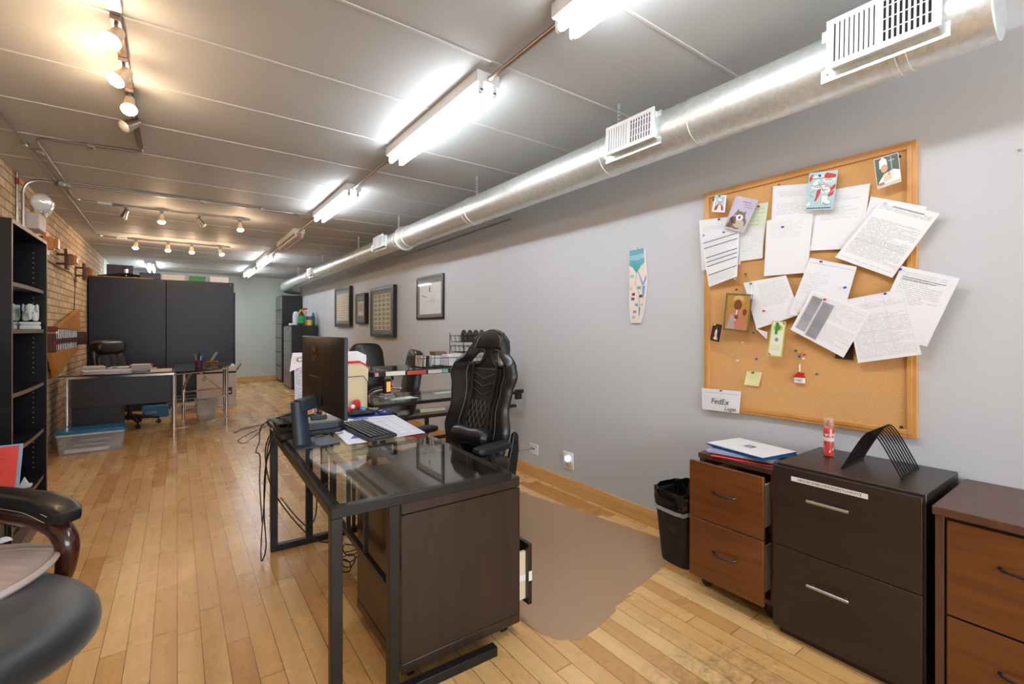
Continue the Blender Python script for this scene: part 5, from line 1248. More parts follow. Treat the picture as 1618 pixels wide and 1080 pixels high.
m.build('map_artwork', [mat('map_sea',(96,170,190),.5,var=.3,vscale=60),mat('map_sea2',(150,200,210),.5),mat('map_teal',(60,176,170),.5),mat('map_river',(130,160,206),.5),mat('map_line',(150,176,166),.5),mat('map_dark',(90,84,96),.5),mat('map_pale',(206,200,200),.5)], t, weld=False)
MB().cyl((XR-.006,1.985,1.776),(XR-.006,1.985,1.785),.006,n=8).build('hanger', steel, t)
WORLD = False
# outlets
def plate(nm, lab, Ya, Yb, za, zb): 
    t = thing(nm, lab, 'wall plate', (XR,(Ya+Yb)/2,za)); global WORLD; WORLD = True
    MB().box(XR-.007,XR-.0005,Yb,Ya,za,zb).build('plate', whiteplas, t, bevel=.002); WORLD = False; return t
t = plate('network_outlet','white network wall plate with a blue cable plugged in',3.13,3.02,.195,.28); WORLD = True
for k in range(3): MB().box(XR-.009,XR-.0065,3.06+k*.02,3.073+k*.02,.235,.25).build('jack', mat('blue_jack',(50,90,150),.4) if k else blkpl, t)
MB().box(XR-.0078,XR-.0068,3.03,3.11,.263,.268).build('printed_strip', MATS['print_grey'], t); WORLD = False
cable('blue network cable running along the wall from the wall plate behind the gaming chair', [(XR-.01,3.085,.242),(XR-.06,3.14,.225),(XR-.10,3.3,.17),(XR-.12,3.5,.13),(XR-.1,4.0,.12)], .003, mat('blue_cable',(90,140,190),.4))
t = plate('power_outlet','white wall socket with a plug in scent warmer',2.705,2.59,.175,.305); WORLD = True
MB().sup((XR-.03,2.63,.262),(.045,.04,.05),.7,.7,16,10).build('plug_in_bulb', mat('white_glow_plastic',(240,240,250),.2,emit=(220,230,255),es=.6), t)
MB().box(XR-.03,XR-.0075,2.615,2.645,.20,.235).build('plug_in_body', mat('tan_plastic',(206,180,146),.4), t, bevel=.004)
m = MB(); 
for z in (.20,.215): m.box(XR-.0078,XR-.0068,2.665,2.668,z,z+.008); m.box(XR-.0078,XR-.0068,2.675,2.678,z,z+.008)
m.build('socket_slots', blkpl, t); WORLD = False
# ================================================================= cork board
oak = wood('oak_frame', (196,136,66), (216,158,88), (8,8,8), .4)
t = thing('cork_board', 'large oak framed cork board hanging on the grey wall above the file cabinets', 'notice board', (XR,1.03,.81))
WORLD = True
ROLL = math.radians(.55)
BY0, BY1, BZ0, BZ1 = .565, 1.50, .806, 2.019; fw = .032
for nm, (a, b, c, d) in (('frame_side',(BY0,BY0+fw,BZ0,BZ1)),('frame_side',(BY1-fw,BY1,BZ0,BZ1)),('frame_rail',(BY0+fw,BY1-fw,BZ0,BZ0+fw)),('frame_rail',(BY0+fw,BY1-fw,BZ1-fw,BZ1))):
    m = MB(); m.box(XR-.024,XR-.001,a,b,c,d)
    if nm == 'frame_side': m.box(XR-.028,XR-.0245,a+(.0 if a > 1 else .014),b-(.014 if a > 1 else 0),c+.014,d-.014)
    else: m.box(XR-.028,XR-.0245,a,b,c+(.014 if c < 1 else 0)*0+(.014 if c<1 else 0),d-(.014 if c > 1 else 0))
    m.build(nm, oak, t, bevel=.002)
MB().box(XR-.018,XR-.004,BY0+fw-.002,BY1-fw+.002,BZ0+fw-.002,BZ1-fw+.002).build('cork_panel', cork_mat(), t)
XS = XR-.0185
for x, y in ((738,102),(744,1025),(103,250)): p = pxx(1080+x/2.161, 200+y/2.16, XS); MB().sphere((XS,p.y,p.z),.006,n=10).build('screw', blkpl, t)
WORLD = False
def bp(x, y, X): return pxx(1080+x/2.161, 200+y/2.16, X)
LAY = [XS-.003]; SH = []
def inside(p, poly):
    c = False
    for i in range(len(poly)):
        (x1, y1), (x2, y2) = poly[i-1], poly[i]
        if (y1 > p[1]) != (y2 > p[1]) and p[0] < (x2-x1)*(p[1]-y1)/(y2-y1)+x1: c = not c
    return c
def pin_sheet(name, lab, cat, pts, m, curl=0, patches=None, pm=None, dx=None, group=None):
    LAY[0] -= .0022; X = LAY[0] if dx is None else XS-dx
    if XS-X < .012 and any(p[0] < 100 or p[0] > 770 for p in pts): X = min(X, XR-.0295-.0008*len(LAY)); 
    SH.append((pts, X))
    return sheet(name, lab, cat, [bp(x, y, X) for x, y in pts], m, 0, curl, group, 10, 12, patches, pm)
P1 = paper_mat('letter_text',(236,237,241),40,.1,.85,.45,.9,(150,150,158),.4,.35,22,.8)
P2 = paper_mat('form_text',(236,237,240),60,.06,.94,.05,.97,(110,112,120),.12,.55,24,.75)
P3 = paper_mat('list_text',(236,237,243),30,.06,.55,.08,.85,(150,152,164),.3,.25,18,.8)
P4 = paper_mat('resume_text',(234,236,240),64,.08,.92,.05,.86,(150,152,158),.25,.5,26,.6)
P5 = paper_mat('dense_text',(236,237,242),54,.3,.95,.28,.92,(165,166,176),.1,.5,34,.8)
P6 = paper_mat('green_list',(220,234,208),14,.3,.9,.08,.9,(130,140,120),.1,.22,12,.8)
P7 = paper_mat('notice_text',(236,237,242),36,.08,.85,.5,.95,(140,140,150),.25,.35,30,.9)
P8 = paper_mat('handwriting',(232,234,234),15,.1,.9,.1,.9,(150,150,160),.2,.3,9,.5)
P9 = paper_mat('address_text',(236,237,242),45,.05,.95,.05,.95,(120,120,134),.35,.5,22,.5)
ink, gry, lgr = mat('print_black2',(70,70,74),.5), mat('print_grey2',(140,140,148),.5), mat('print_light',(196,198,206),.5)
# back to front
pin_sheet('paper_sheet','white typed page at the left edge, mostly behind the striped printed form','paper',[(53,320),(190,303),(195,470),(62,490)],P4)
pin_sheet('paper_sheet','pale green list partly covered by the cat greeting card','paper',[(185,268),(290,258),(268,440),(178,450)],P6)
pin_sheet('paper_sheet','white handwritten note hanging over the pale green list','paper',[(186,348),(274,342),(271,449),(190,460)],P8,.004)
pin_sheet('paper_sheet','white letter with a red pin behind the shoe card','paper',[(306,203),(475,190),(437,396),(296,402)],P1)
pin_sheet('paper_sheet','white letterhead page to the right of the shoe card','paper',[(468,222),(638,193),(608,415),(432,423)],P1,.004)
pin_sheet('paper_sheet','white page with a circled word behind the tilted application form','paper',[(640,238),(831,273),(760,450),(590,410)],P3)
LAY[0] = min(LAY[0], XR-.031)
pin_sheet('paper_sheet','tilted application form with table hanging over the right frame of the board','paper',[(680,247),(875,296),(716,516),(521,446)],P2,.012,[(rc(.07,.93,.44,.443),1),(rc(.07,.93,.36,.364),1),(rc(.38,.383,.33,.46),2),(rc(.64,.643,.33,.46),2),(rc(.25,.8,.93,.945),1),(ell(.1,.95,.04,.02),2)]+[(rc(.07,.93,.36+.02*k,.3615+.02*k),2) for k in range(1,5)],[gry,lgr])
pin_sheet('paper_sheet','nearly blank white sheet with faint blue pin in the upper middle of the board','paper',[(284,320),(442,298),(425,498),(276,510)],paper_mat('faint_text',(236,236,238),40,.1,.8,.66,.95,(180,182,190),.3,.35,20,.8),.004)
pin_sheet('striped_form','white company form with thick dark lines at the left edge of the board','paper',[(55,366),(190,325),(193,512),(87,547)],P4,lambda u,v: .03*(1-v)**1.5*u,[(rc(.05,.96,z,z+.014),1) for z in (.80,.70,.52,.44,.36,.2)]+[([(.06,.93),(.14,.93),(.10,.985)],2)],[ink,gry])
pin_sheet('paper_sheet','white page with a key ring pinned on it left of the middle of the board','paper',[(205,533),(350,507),(400,640),(250,690)],P5,.003)
pin_sheet('paper_scrap','small torn white tail under the page with the key ring','paper',[(246,688),(286,700),(285,724),(281,722)],wht)
pin_sheet('paper_sheet','white sheet of circled addresses in the centre of the board','paper',[(432,447),(592,478),(540,660),(358,642)],P3,.003,[(rc(.03,.97,.93,.934),1)],[gry])
pin_sheet('paper_sheet','large white notice overhanging the right frame below the application form','paper',[(745,475),(944,517),(832,750),(640,700)],P7,.004,[(rc(.1,.85,.86,.872),1),(rc(.1,.7,.83,.842),1)],[gry])
pin_sheet('photo_card','dark photograph peeking out under two white sheets','photo',[(520,765),(582,735),(580,796),(517,790)],mat('dark_photo',(70,52,40),.3,var=.5,vscale=40),0,None,None,.008)
pin_sheet('paper_sheet','white page ruled into an address grid with a blue pin','paper',[(553,590),(752,553),(814,777),(597,806)],P9,.004,[(rc(.04,.96,.08+.18*k,.083+.18*k),1) for k in range(6)]+[(rc(x,x+.004,.08,.98),1) for x in (.04,.34,.64,.96)],[lgr])
pin_sheet('price_table','white page with a dense grey number table and a red pin','paper',[(440,557),(640,630),(547,788),(366,692)],paper_mat('table_text',(238,239,244),50,.04,.96,.1,.95,(150,152,160),.1,.45,40,.7),.003,[(rc(.06,.24,.10+.021*k,.113+.021*k),1) for k in range(38)]+[(rc(.27,.47,.06+.021*k,.073+.021*k),1) for k in range(38)],[gry])
# cards
sk, rd, tl = mat('card_skin',(206,160,130),.5), mat('card_red',(196,60,54),.5), mat('card_teal',(168,200,206),.5)
pin_sheet('prayer_card','small card of a smiling person in red and white, top left of the board','card',[(108,235),(147,233),(142,293),(97,290)],wht,.003,[(rc(.14,.86,.1,.92),1),([(.14,.1),(.86,.1),(.8,.35),(.6,.48),(.4,.48),(.2,.35)],2),([(.36,.1),(.7,.1),(.62,.42),(.45,.42)],0),(ell(.5,.6,.15,.17,16),3),(ell(.5,.72,.14,.07,12),0)],[mat('card_sky',(170,210,220),.5),rd,sk])
cat = [([(.05,.05),(.3,.05),(.32,.2),(.12,.22)],1),(ell(.5,.26,.40,.22,20),1),(ell(.5,.44,.26,.14,18),1),([(.28,.5),(.34,.64),(.44,.54)],1),([(.58,.54),(.72,.62),(.72,.48)],1),(ell(.58,.22,.25,.13,18),2),(ell(.52,.40,.17,.09,16),3),(ell(.52,.40,.05,.05,12),4),(ell(.78,.13,.12,.07,12),2),(ell(.32,.36,.07,.1,12),2)]+[([(.12+.06*k,.33+.02*k),(.16+.06*k,.36+.02*k),(.3+.05*k,.2),(.27+.05*k,.18)],5) for k in range(4)]+[(rc(.08+.06*k,.10+.06*k,.06,.19),5) for k in range(4)]+[(rc(.38,.78,.86,.875),4),(rc(.5,.86,.79,.80),4),(rc(.55,.9,.72,.73),4)]
pin_sheet('greeting_card','lilac greeting card with a curled up tabby kitten','card',[(180,235),(257,250),(207,362),(138,345)],mat('lilac_card',(190,184,206),.35,var=.08,vscale=12),.002,cat,[mat('tabby_brown',(128,110,92),.6),mat('tabby_cream',(196,182,158),.6),wht,mat('heart_brown',(140,50,40),.5),mat('tabby_dark',(66,56,48),.6)])
shoe = [([(.02,.86),(.12,.95),(.2,.9),(.06,.72)],1),([(.5,.86),(.62,.97),(.97,.9),(.95,.82),(.7,.8)],1),([(.3,.22),(.38,.25),(.48,.42),(.5,.55),(.36,.52),(.34,.36)],1),([(.7,.5),(.98,.66),(.98,.56),(.8,.42)],1),([(.74,.38),(.96,.5),(.94,.38),(.8,.33)],1),
    ([(.12,.84),(.15,.9),(.55,.92),(.55,.84),(.3,.82)],2),([(.5,.74),(.55,.8),(.94,.82),(.95,.76),(.7,.72)],2),([(.14,.56),(.16,.63),(.6,.65),(.62,.58),(.4,.55)],2),(ell(.66,.50,.17,.075,18),2),([(.56,.16),(.6,.16),(.62,.22),(.76,.15),(.88,.14),(.88,.2),(.76,.26),(.74,.36),(.55,.36)],2),(ell(.3,.72,.13,.07,14,rot=30),2),([(.02,.16),(.12,.22),(.2,.19),(.14,.12),(.05,.1)],2),([(.55,.74),(.62,.70),(.85,.6),(.8,.57),(.6,.64)],3),
    (rc(.05,.92,.035,.062),4)]+[(rc(.06+.1*k,.075+.1*k,.03,.068),0) for k in range(9)]+[([(a,b),(a+.006,b+.01),(c_,d_+.01),(c_-.006,d_)],4) for a,b,c_,d_ in ((.12,.84,.3,.82),(.3,.82,.55,.84),(.55,.16,.54,.36),(.6,.16,.76,.12),(.76,.12,.9,.15),(.9,.15,.88,.21),(.16,.63,.6,.65),(.12,.45,.3,.5),(.1,.4,.25,.34),(.5,.58,.66,.43),(.35,.75,.48,.6))]+[(rc(.55+.04*k,.57+.04*k,.50,.53),4) for k in range(5)]+[(rc(.24+.05*k,.27+.05*k,.59,.61),4) for k in range(6)]+[(rc(.62+.05*k,.65+.05*k,.76,.785),4) for k in range(5)]
pin_sheet('illustrated_card','light blue card drawn with red and white shoes and speech bubbles','card',[(430,158),(528,148),(511,282),(415,286)],mat('card_lightblue',(176,208,212),.4),.003,shoe,[rd,mat('card_white',(236,236,232),.5),mat('card_pink',(216,160,160),.5),mat('card_ink',(60,66,76),.5)])
pope = [(rc(.02,.98,.02,.98),1),([(.0,.02),(.98,.02),(.98,.42),(.75,.5),(.35,.42),(.1,.2)],0),([(.18,.62),(.52,.68),(.5,.88),(.35,.99),(.2,.88)],0),(ell(.38,.60,.15,.13,16,rot=20),2),([(.3,.4),(.62,.42),(.66,.2),(.3,.15)],3),(rc(.67,.70,.3,.95),4),(rc(.58,.82,.80,.83),4),(ell(.56,.4,.06,.07,12),2),([(.02,.02),(.98,.02),(.98,.12),(.02,.08)],3),(ell(.2,.12,.14,.05),5)]
pin_sheet('photo_card','photo card of a person in white robes and a tall white hat','photo',[(650,113),(733,87),(745,187),(664,214)],wht,.004,pope,[mat('photo_green',(52,74,60),.35),sk,mat('robe_cream',(214,204,178),.5),mat('staff_grey',(190,190,180),.4),mat('photo_rose',(170,110,100),.5)])
goldc, brn, rob = mat('icon_gold',(186,142,70),.4,.3,var=.3,vscale=80), mat('icon_brown',(118,62,44),.5), mat('icon_rose',(190,120,96),.5,var=.2,vscale=60)
pin_sheet('icon_card','ornate gold bordered picture card of a robed figure holding a child','card',[(146,567),(237,572),(222,703),(135,693)],mat('icon_border',(120,104,70),.4,.2,var=.3,vscale=120),.003,[(rc(.07,.93,.05,.95),1),([(.12,.06),(.9,.06),(.8,.3),(.72,.52),(.5,.62),(.3,.5),(.14,.34)],2),([(.12,.06),(.45,.06),(.4,.4),(.25,.45)],4),(ell(.5,.70,.15,.14,18),3),(ell(.78,.52,.08,.09,14),3),([(.3,.8),(.34,.92),(.5,.96),(.68,.92),(.72,.8),(.5,.85)],5),([(.42,.3),(.47,.58),(.5,.58),(.46,.28)],6),(ell(.48,.38,.08,.06,12),3)],[goldc,rob,brn,mat('icon_grey',(170,160,150),.5),mat('icon_crown',(206,176,110),.4),wht])
pin_sheet('small_prayer_card','tiny dark card of a white robed figure with coloured rays, left edge of the board','card',[(101,671),(132,676),(122,735),(91,728)],mat('card_black',(44,38,40),.4),.002,[([(.35,.1),(.65,.1),(.62,.6),(.5,.75),(.38,.6)],1),(ell(.5,.78,.1,.08,10),2),([(.5,.5),(.2,.12),(.38,.1)],3),([(.52,.5),(.65,.1),(.82,.12)],4)],[mat('robe_white',(226,216,190),.5),brn,mat('ray_red',(206,80,50),.5),mat('ray_blue',(130,180,210),.5)])
pin_sheet('bookmark','pale yellow bookmark card with a medal and green ribbon','card',[(303,661),(350,666),(336,786),(286,781)],mat('bookmark_yellow',(206,206,120),.4),.002,[(rc(.08,.92,.03,.97),1),(ell(.5,.82,.34,.1,18),2),(ell(.5,.82,.2,.06,14),3),(ell(.5,.48,.13,.055,16),4),(rc(.2,.8,.30,.305),4),(rc(.2,.8,.26,.265),4),(rc(.2,.8,.22,.225),4),(rc(.2,.8,.18,.185),4),([(.08,.03),(.3,.03),(.08,.1)],5),([(.92,.97),(.7,.97),(.92,.9)],5)],[mat('bookmark_white',(232,232,206),.5),mat('bookmark_green',(190,200,110),.5),mat('bookmark_brown',(150,120,70),.5),gry,mat('bookmark_gold',(150,126,50),.5)])
p = bp(322, 672, LAY[0]-.004); q = bp(315, 708, LAY[0]-.004)
tag(MB().bar(p, q, .012, .002, up=(1,0,0)).build('green_ribbon', mat('green_ribbon',(40,150,96),.4)), 'short green ribbon hanging over the bookmark', 'ribbon')
pin_sheet('sticky_note','small yellow handwritten note pinned near the bottom left of the board','note',[(217,833),(269,838),(258,886),(208,880)],paper_mat('yellow_handnote',(232,226,168),9,.1,.9,.3,.95,(160,150,110),.05,.25,8,.6),.006,None,None,.005)
fx = pin_sheet('printed_note','white note with a large handwritten login reminder at the bottom left corner','note',[(62,891),(197,903),(190,978),(64,963)],paper_mat('fax_text',(236,237,242),22,.06,.5,.06,.7,(170,170,180),.2,.3,26,.7),0,[(rc(.06,.95,.82,.832),1)],[gry],.0125)
for s_, x, y, sz in (('FedEx', 122, 938, .042), ('Login', 158, 964, .030)):
    p = bp(x, y, XR-.0330); text(s_, sz, frameT(p, Vector((0,-1,.02)), (0,.25,1)), ink, 'handwriting', fx, .00015, .3)
# pins
pc = {'red':(206,44,50),'green':(24,130,84),'blue':(30,84,176),'white':(232,230,226),'yellow':(232,196,30)}
pins = [('red',328,198,'red pin at the top of the letter behind the shoe card'),('green',124,237,'green pin on the small card at the top left'),('blue',123,316,'blue pin on the page at the left edge'),('green',139,360,'green pin on the striped company form'),('white',195,243,'white pin on the kitten card'),('red',258,272,'red pin on the pale green list'),('blue',340,342,'blue pin on the nearly blank sheet'),('blue',467,167,'blue pin on the shoe card'),('green',214,502,'lime green pin in bare cork below the handwritten note'),('white',177,519,'white pin peeking out below the striped form'),('red',183,555,'red pin just above the gold icon card'),('green',182,572,'green pin on the gold icon card'),('blue',471,460,'blue pin at the top of the circled address sheet'),('blue',553,548,'blue pin at the right of the circled address sheet'),('red',484,589,'red pin on the dense number table'),('yellow',395,635,'yellow pin at the left of the number table'),('blue',690,569,'blue pin on the address grid page'),('blue',742,486,'blue pin on the large notice at the right'),('green',232,535,'green pin holding the key ring'),('red',276,628,'red pin on the page with the key ring'),('yellow',108,675,'yellow pin on the tiny dark card'),('green',322,670,'green pin on the yellow bookmark'),('green',241,702,'green pin in bare cork right of the gold icon card'),('white',203,736,'white pin in bare cork under the gold icon card'),('yellow',167,780,'yellow pin in bare cork at lower left'),('white',185,798,'clear white pin just right of the lower left yellow pin'),('blue',251,792,'blue pin in bare cork left of the house key ring'),('green',239,838,'green pin on the sticky note'),('green',385,763,'green pin at the left of the cluster over the house key ring'),('yellow',398,768,'yellow pin in the cluster over the house key ring'),('red',414,777,'red pin in the cluster over the house key ring'),('blue',397,783,'blue pin holding the house key ring'),('white',411,790,'white pin at the bottom of the cluster over the house key ring'),('green',457,843,'green pin in bare cork right of the house key ring'),('green',129,900,'green pin on the login note')]
near = {3,4,1,5,6,7,13,14,12,15,16,17,18,19,20,21,11}
for i, (c, x, y, lb) in enumerate(pins):
    X = min([XS]+[s-.0006 for q, s in SH if inside((x, y), q)])
    p = bp(x, y, X); m = MB(Matrix.Translation(p) @ Matrix.Rotation(math.radians(-90-8), 4, 'Y'))
    m.lathe([(.0045,0),(.0048,.0015),(.0028,.0025),(.0026,.007),(.0045,.0095),(.0046,.0115),(.003,.012)], n=12)
    tag(m.build('push_pin', mat('pin_'+c, pc[c], .3, coat=.4)), lb, 'push pin', 'push pins on the cork board')
# key rings
p = bp(232, 545, LAY[0]-.004); m = MB(); m.tube([(p.x, p.y+.008*math.cos(a), p.z+.012*math.sin(a)) for a in [2*math.pi*i/18 for i in range(18)]], .0009, 5, closed=True)
for k in range(5): m.tube([(p.x, p.y+(.003 if k%2 else .0008)*math.cos(a), p.z-.017-.010*k+.006*math.sin(a)) for a in [2*math.pi*i/10 for i in range(10)]], .0006, 4, closed=True)
kk = tag(m.build('key_ring', steel), 'small key ring and chain with a purple charm pinned on the white page', 'key ring')
MB().sup((p.x,p.y,p.z-.07),(.008,.012,.022),.8,.8,12,8).build('charm', mat('purple_bead',(120,80,160),.2), kk)
t = thing('house_key_ring', 'key ring with a little white house under a red roof hanging on the board', 'key ring', bp(397,850,XS-.01))
WORLD = True; p = bp(397, 863, XS-.008); X = XS-.001
MB().box(X-.018,X,p.y-.021,p.y+.021,p.z-.015,p.z+.011).build('house_wall', wht, t, bevel=.001)
r_ = MB(); r_.prism([(p.y-.026,p.z+.0115),(p.y+.026,p.z+.0115),(p.y+.003,p.z+.037)], X-.02, X+.0, 'x'); r_.box(X-.015,X-.003,p.y-.018,p.y-.007,p.z+.0125,p.z+.034); r_.build('roof', mat('roof_red',(196,36,34),.35), t)
m = MB(); m.tube([(X-.0186,p.y+.012+.004*math.cos(a),p.z-.001+.004*math.sin(a)) for a in [2*math.pi*i/12 for i in range(12)]], .0006, 4, closed=True); m.box(X-.0186,X-.0182,p.y-.013,p.y+.006,p.z-.002,p.z+.001); m.box(X-.0186,X-.0182,p.y-.009,p.y+.003,p.z-.008,p.z-.006); m.build('printed_logo', ink, t)
m = MB()
for k in range(5): m.tube([(X-.008, p.y+(.0035 if k%2 else .001)*math.cos(a), p.z+.042+.007*k+.0055*math.sin(a)) for a in [2*math.pi*i/10 for i in range(10)]], .0007, 4, closed=True)
m.build('chain', steel, t); WORLD = False

# ================================================================= waste bin
t = thing('office_waste_bin', 'black plastic waste bin with black liner beside the brown file cabinet', 'waste bin', (2.235,1.50,0), math.radians(-4))
m = MB(); n = 0
def ring(w_, d_, z, r=.04): return [(p[0],p[1],z) for p in rounded(-w_,w_,-d_,d_,r)]
rings = [ring(.095,.085,.003), ring(.098,.088,.02), ring(.125,.112,.355), ring(.128,.115,.372)]
N_ = len(rings[0]); vs = sum(rings, []); fs = [(i*N_+k, i*N_+(k+1)%N_, (i+1)*N_+(k+1)%N_, (i+1)*N_+k) for i in range(3) for k in range(N_)]+[tuple(range(N_-1,-1,-1))]
m.add(vs, fs); m.build('bin_body', mat('bin_plastic',(30,28,28),.45,bump=.1), t, solid=.004)
bag = mat('bin_liner',(16,16,18),.18,bump=.9,bscale=40,coat=.5)
def bagf(u, v):
    a = 2*math.pi*u; c, s = math.cos(a), math.sin(a); pw = lambda x: math.copysign(abs(x)**.45, x)
    nz = mnoise.noise(Vector((c*3, s*3, v*4)))*.006+mnoise.noise(Vector((c*12, s*12, v*9)))*.004
    if v < .4: r = 1.05; z = .315+v*.2+nz*1.5
    elif v < .55: r = 1.06-.04*(v-.4)/.15; z = .395+.004*math.sin(a*5)+nz
    else: r = 1.0-.12*(v-.55)/.45; z = .395-.22*(v-.55)/.45
    return (pw(c)*(.128*r+nz), pw(s)*(.115*r+nz), z)
MB().grid(bagf, 96, 24).build('bin_liner', bag, t, angle=70)
MB().grid(lambda u,v: tuple(Vector(bagf(u,0))*1 + Vector((0,0,-.022+.02*v-.012*abs(math.sin(u*9)))) + Vector((math.cos(6.283*u)*.001,math.sin(6.283*u)*.001,0))), 96, 4).build('inner_bag_edge', mat('pale_bag_edge',(170,184,200),.35,alpha=.85), t, angle=70)
MB().sup((0,0,.2),(.2,.18,.16),.6,.6,20,10).build('bag_contents', bag, t)

# ================================================================= brown rolling file cabinet
chf = wood('cherry_laminate', (88,48,20), (122,72,34), (2.5,2.5,26), .33, coat=.2, lo=.25, hi=.75)
chs = wood('cherry_body', (78,48,34), (96,62,46), (20,20,3), .4)
darkh = mat('dark_pewter', (66,66,70), .3, .8)
def bow_handle(t, x, yc, z, L, m, r=.0052, proud=.028):
    pts = [(x+.0,yc-L/2,z)]+[(x-proud*math.sin(math.pi*(.12+.76*i/12))**.7, yc-L/2+L*(.04+.92*i/12), z) for i in range(13)]+[(x+.0,yc+L/2,z)]
    return MB().tube(pts, r, 10, radii=[r*1.3]+[r*1.0]*13+[r*1.3]).build('handle', m, t)
FX = 1.99
t = thing('wood_file_cabinet', 'cherry brown two drawer rolling file cabinet beside the waste bin, its drawers ajar', 'file cabinet', (2.2,1.13,0))
WORLD = True
MB().box(FX+.078,2.425,.945,1.31,.625,.65).build('top_panel', chs, t, bevel=.002)
m = MB(); m.box(FX+.083,2.42,.95,.97,.06,.6245); m.box(FX+.083,2.42,1.285,1.305,.06,.6245); m.box(FX+.083,2.42,.9705,1.2845,.06,.08); m.box(2.41,2.42,.9705,1.2845,.0805,.6245); m.build('carcass', chs, t, bevel=.001)
pale = mat('drawer_cream',(214,206,190),.5)
for z0, z1 in ((.365,.628),(.085,.36)):
    d = MB().box(FX,FX+.018,.962,1.306,z0,z1).build('drawer', chf, t, bevel=.002)
    sm = MB(); sm.box(FX+.0185,FX+.35,.985,.995,z0+.03,z1-.05); sm.box(FX+.0185,FX+.35,1.26,1.27,z0+.03,z1-.05); sm.build('drawer_side', pale, d)
    bow_handle(d, FX-.001, 1.13, (z0+z1)/2+.01, .10, darkh)
MB().box(FX+.019,FX+.082,.9705,.984,.35,.372).build('drawer_slide', blkpl, t)
for x in (FX+.11, 2.38):
    for y in (.98, 1.28): caster(x,y,.024,par=t,top=.0595)
WORLD = False

# black lateral cabinet
t = thing('black_file_cabinet', 'black brown two drawer lateral file cabinet with silver handles under the cork board', 'file cabinet', (2.2,.68,0))
WORLD = True
esb = wood('black_brown_laminate', (34,26,24), (46,37,33), (2.2,2.2,22), .36, coat=.15)
Z2 = .70
MB().box(2.02,2.445,.446,.921,.03,Z2-.0).build('carcass', esb, t, bevel=.002)
MB().box(2.03,2.44,.455,.912,0,.0295).build('plinth', esb, t)
for z0, z1 in ((.37,.692),(.035,.366)):
    d = MB().box(1.998,2.0175,.452,.926,z0,z1).build('drawer', esb, t, bevel=.0015)
    zc_ = z1-.105; 
    m = MB(); m.tube([(1.972,.72+.07*math.cos(math.pi*i/12),zc_+.0) for i in range(13)], .0058, 10); 
    for yy in (.665,.775): m.cyl((1.972,yy,zc_),(1.9975,yy,zc_),.004,n=8)
    m.build('handle', steel, d)
MB().box(1.9965,1.9978,.60,.855,.644,.662).build('label_strip', whiteplas, t)
text('ABCDEFGHIJKLMNOPQRSTUVWXYZ', .013, frameT((1.996,.725,.653),(0,-1,0),(0,0,1)), ink, 'label_letters', t, .0002)
WORLD = False

# right cabinet (cut by frame)
t = thing('cherry_lateral_cabinet', 'wide cherry brown lateral file cabinet cut off by the right edge of the frame', 'file cabinet', (2.2,.1,0))
WORLD = True
MB().box(1.985,2.445,-.36,.425,.652,.68).build('top_panel', chs, t, bevel=.003)
m = MB(); m.box(2.0,2.44,.398,.42,0,.6515); m.box(2.0,2.44,-.355,-.333,0,.6515); m.box(2.43,2.44,-.3325,.3975,0,.6515); m.box(2.01,2.42,-.3325,.3975,.0,.05); m.build('carcass', chs, t, bevel=.001)
MB().box(2.012,2.02,-.332,.397,.05,.65).build('dark_recess', blkpl, t)
for z0, z1 in ((.34,.64),(.02,.333)):
    d = MB().box(1.998,2.0115,-.328,.391,z0,z1).build('drawer', chf, t, bevel=.002); 
    bow_handle(d, 1.997, .215 , (z0+z1)/2+.045, .115, darkh, .0045)
WORLD = False

# ---- items on the cabinets
zt_ = .6505
def stk(name, lab, cat, cx, cy, w_, d_, rz, z, h_, m, m2=None, extra=None):
    t = thing(name, lab, cat, (cx,cy,z), rz)
    MB().box(-w_/2,w_/2,-d_/2,d_/2,0,h_).build('cover', m, t, bevel=.001)
    if extra: extra(t, h_)
    return t
stk('red_folder','thin red folder at the bottom of the stack on the brown cabinet','folder',2.19,1.12,.23,.28,math.radians(12),zt_,.004,mat('red_card2',(222,70,70),.45))
stk('magazine','colourful magazine sticking out to the right of the stack','magazine',2.28,1.005,.22,.26,math.radians(-22),zt_+.0045,.006,mat('magazine_print',(196,178,176),.35,var=.35,vscale=22))
stk('paper_bundle','bluish papers in the middle of the stack','papers',2.2,1.14,.23,.29,math.radians(10),zt_+.011,.012,mat('bluish_paper',(160,172,204),.4,var=.15,vscale=14))
stk('blue_folder','bright blue folder under the white brochure','folder',2.22,1.13,.23,.30,math.radians(-14),zt_+.0235,.009,mat('bright_blue_card',(20,130,190),.35))
stk('yellow_tag_card','yellow tab sticking out of the blue folder','tab',2.30,.975,.03,.03,0,zt_+.018,.003,mat('yellow_card',(222,200,70),.5))
def logo(t, h_):
    MB().box(-.015,.022,-.022,.022,h_+.0002,h_+.0008).build('printed_logo', mat('navy_print',(30,44,110),.4), t)
    MB().box(-.006,.004,-.012,.012,h_+.0009,h_+.0012).build('logo_gap', wht, t)
    MB().box(-.03,-.026,-.03,.03,h_+.0002,h_+.0006).build('printed_name', gry, t)
    MB().box(-.1165,.1165,-.1515,.1515,-.0045,-.0005).build('blue_back_cover', mat('navy_blue_card',(30,80,170),.35), t)
stk('white_brochure','white brochure with a small navy logo on top of the stack','brochure',2.21,1.13,.23,.30,math.radians(-10),zt_+.038,.004,wht,extra=logo)
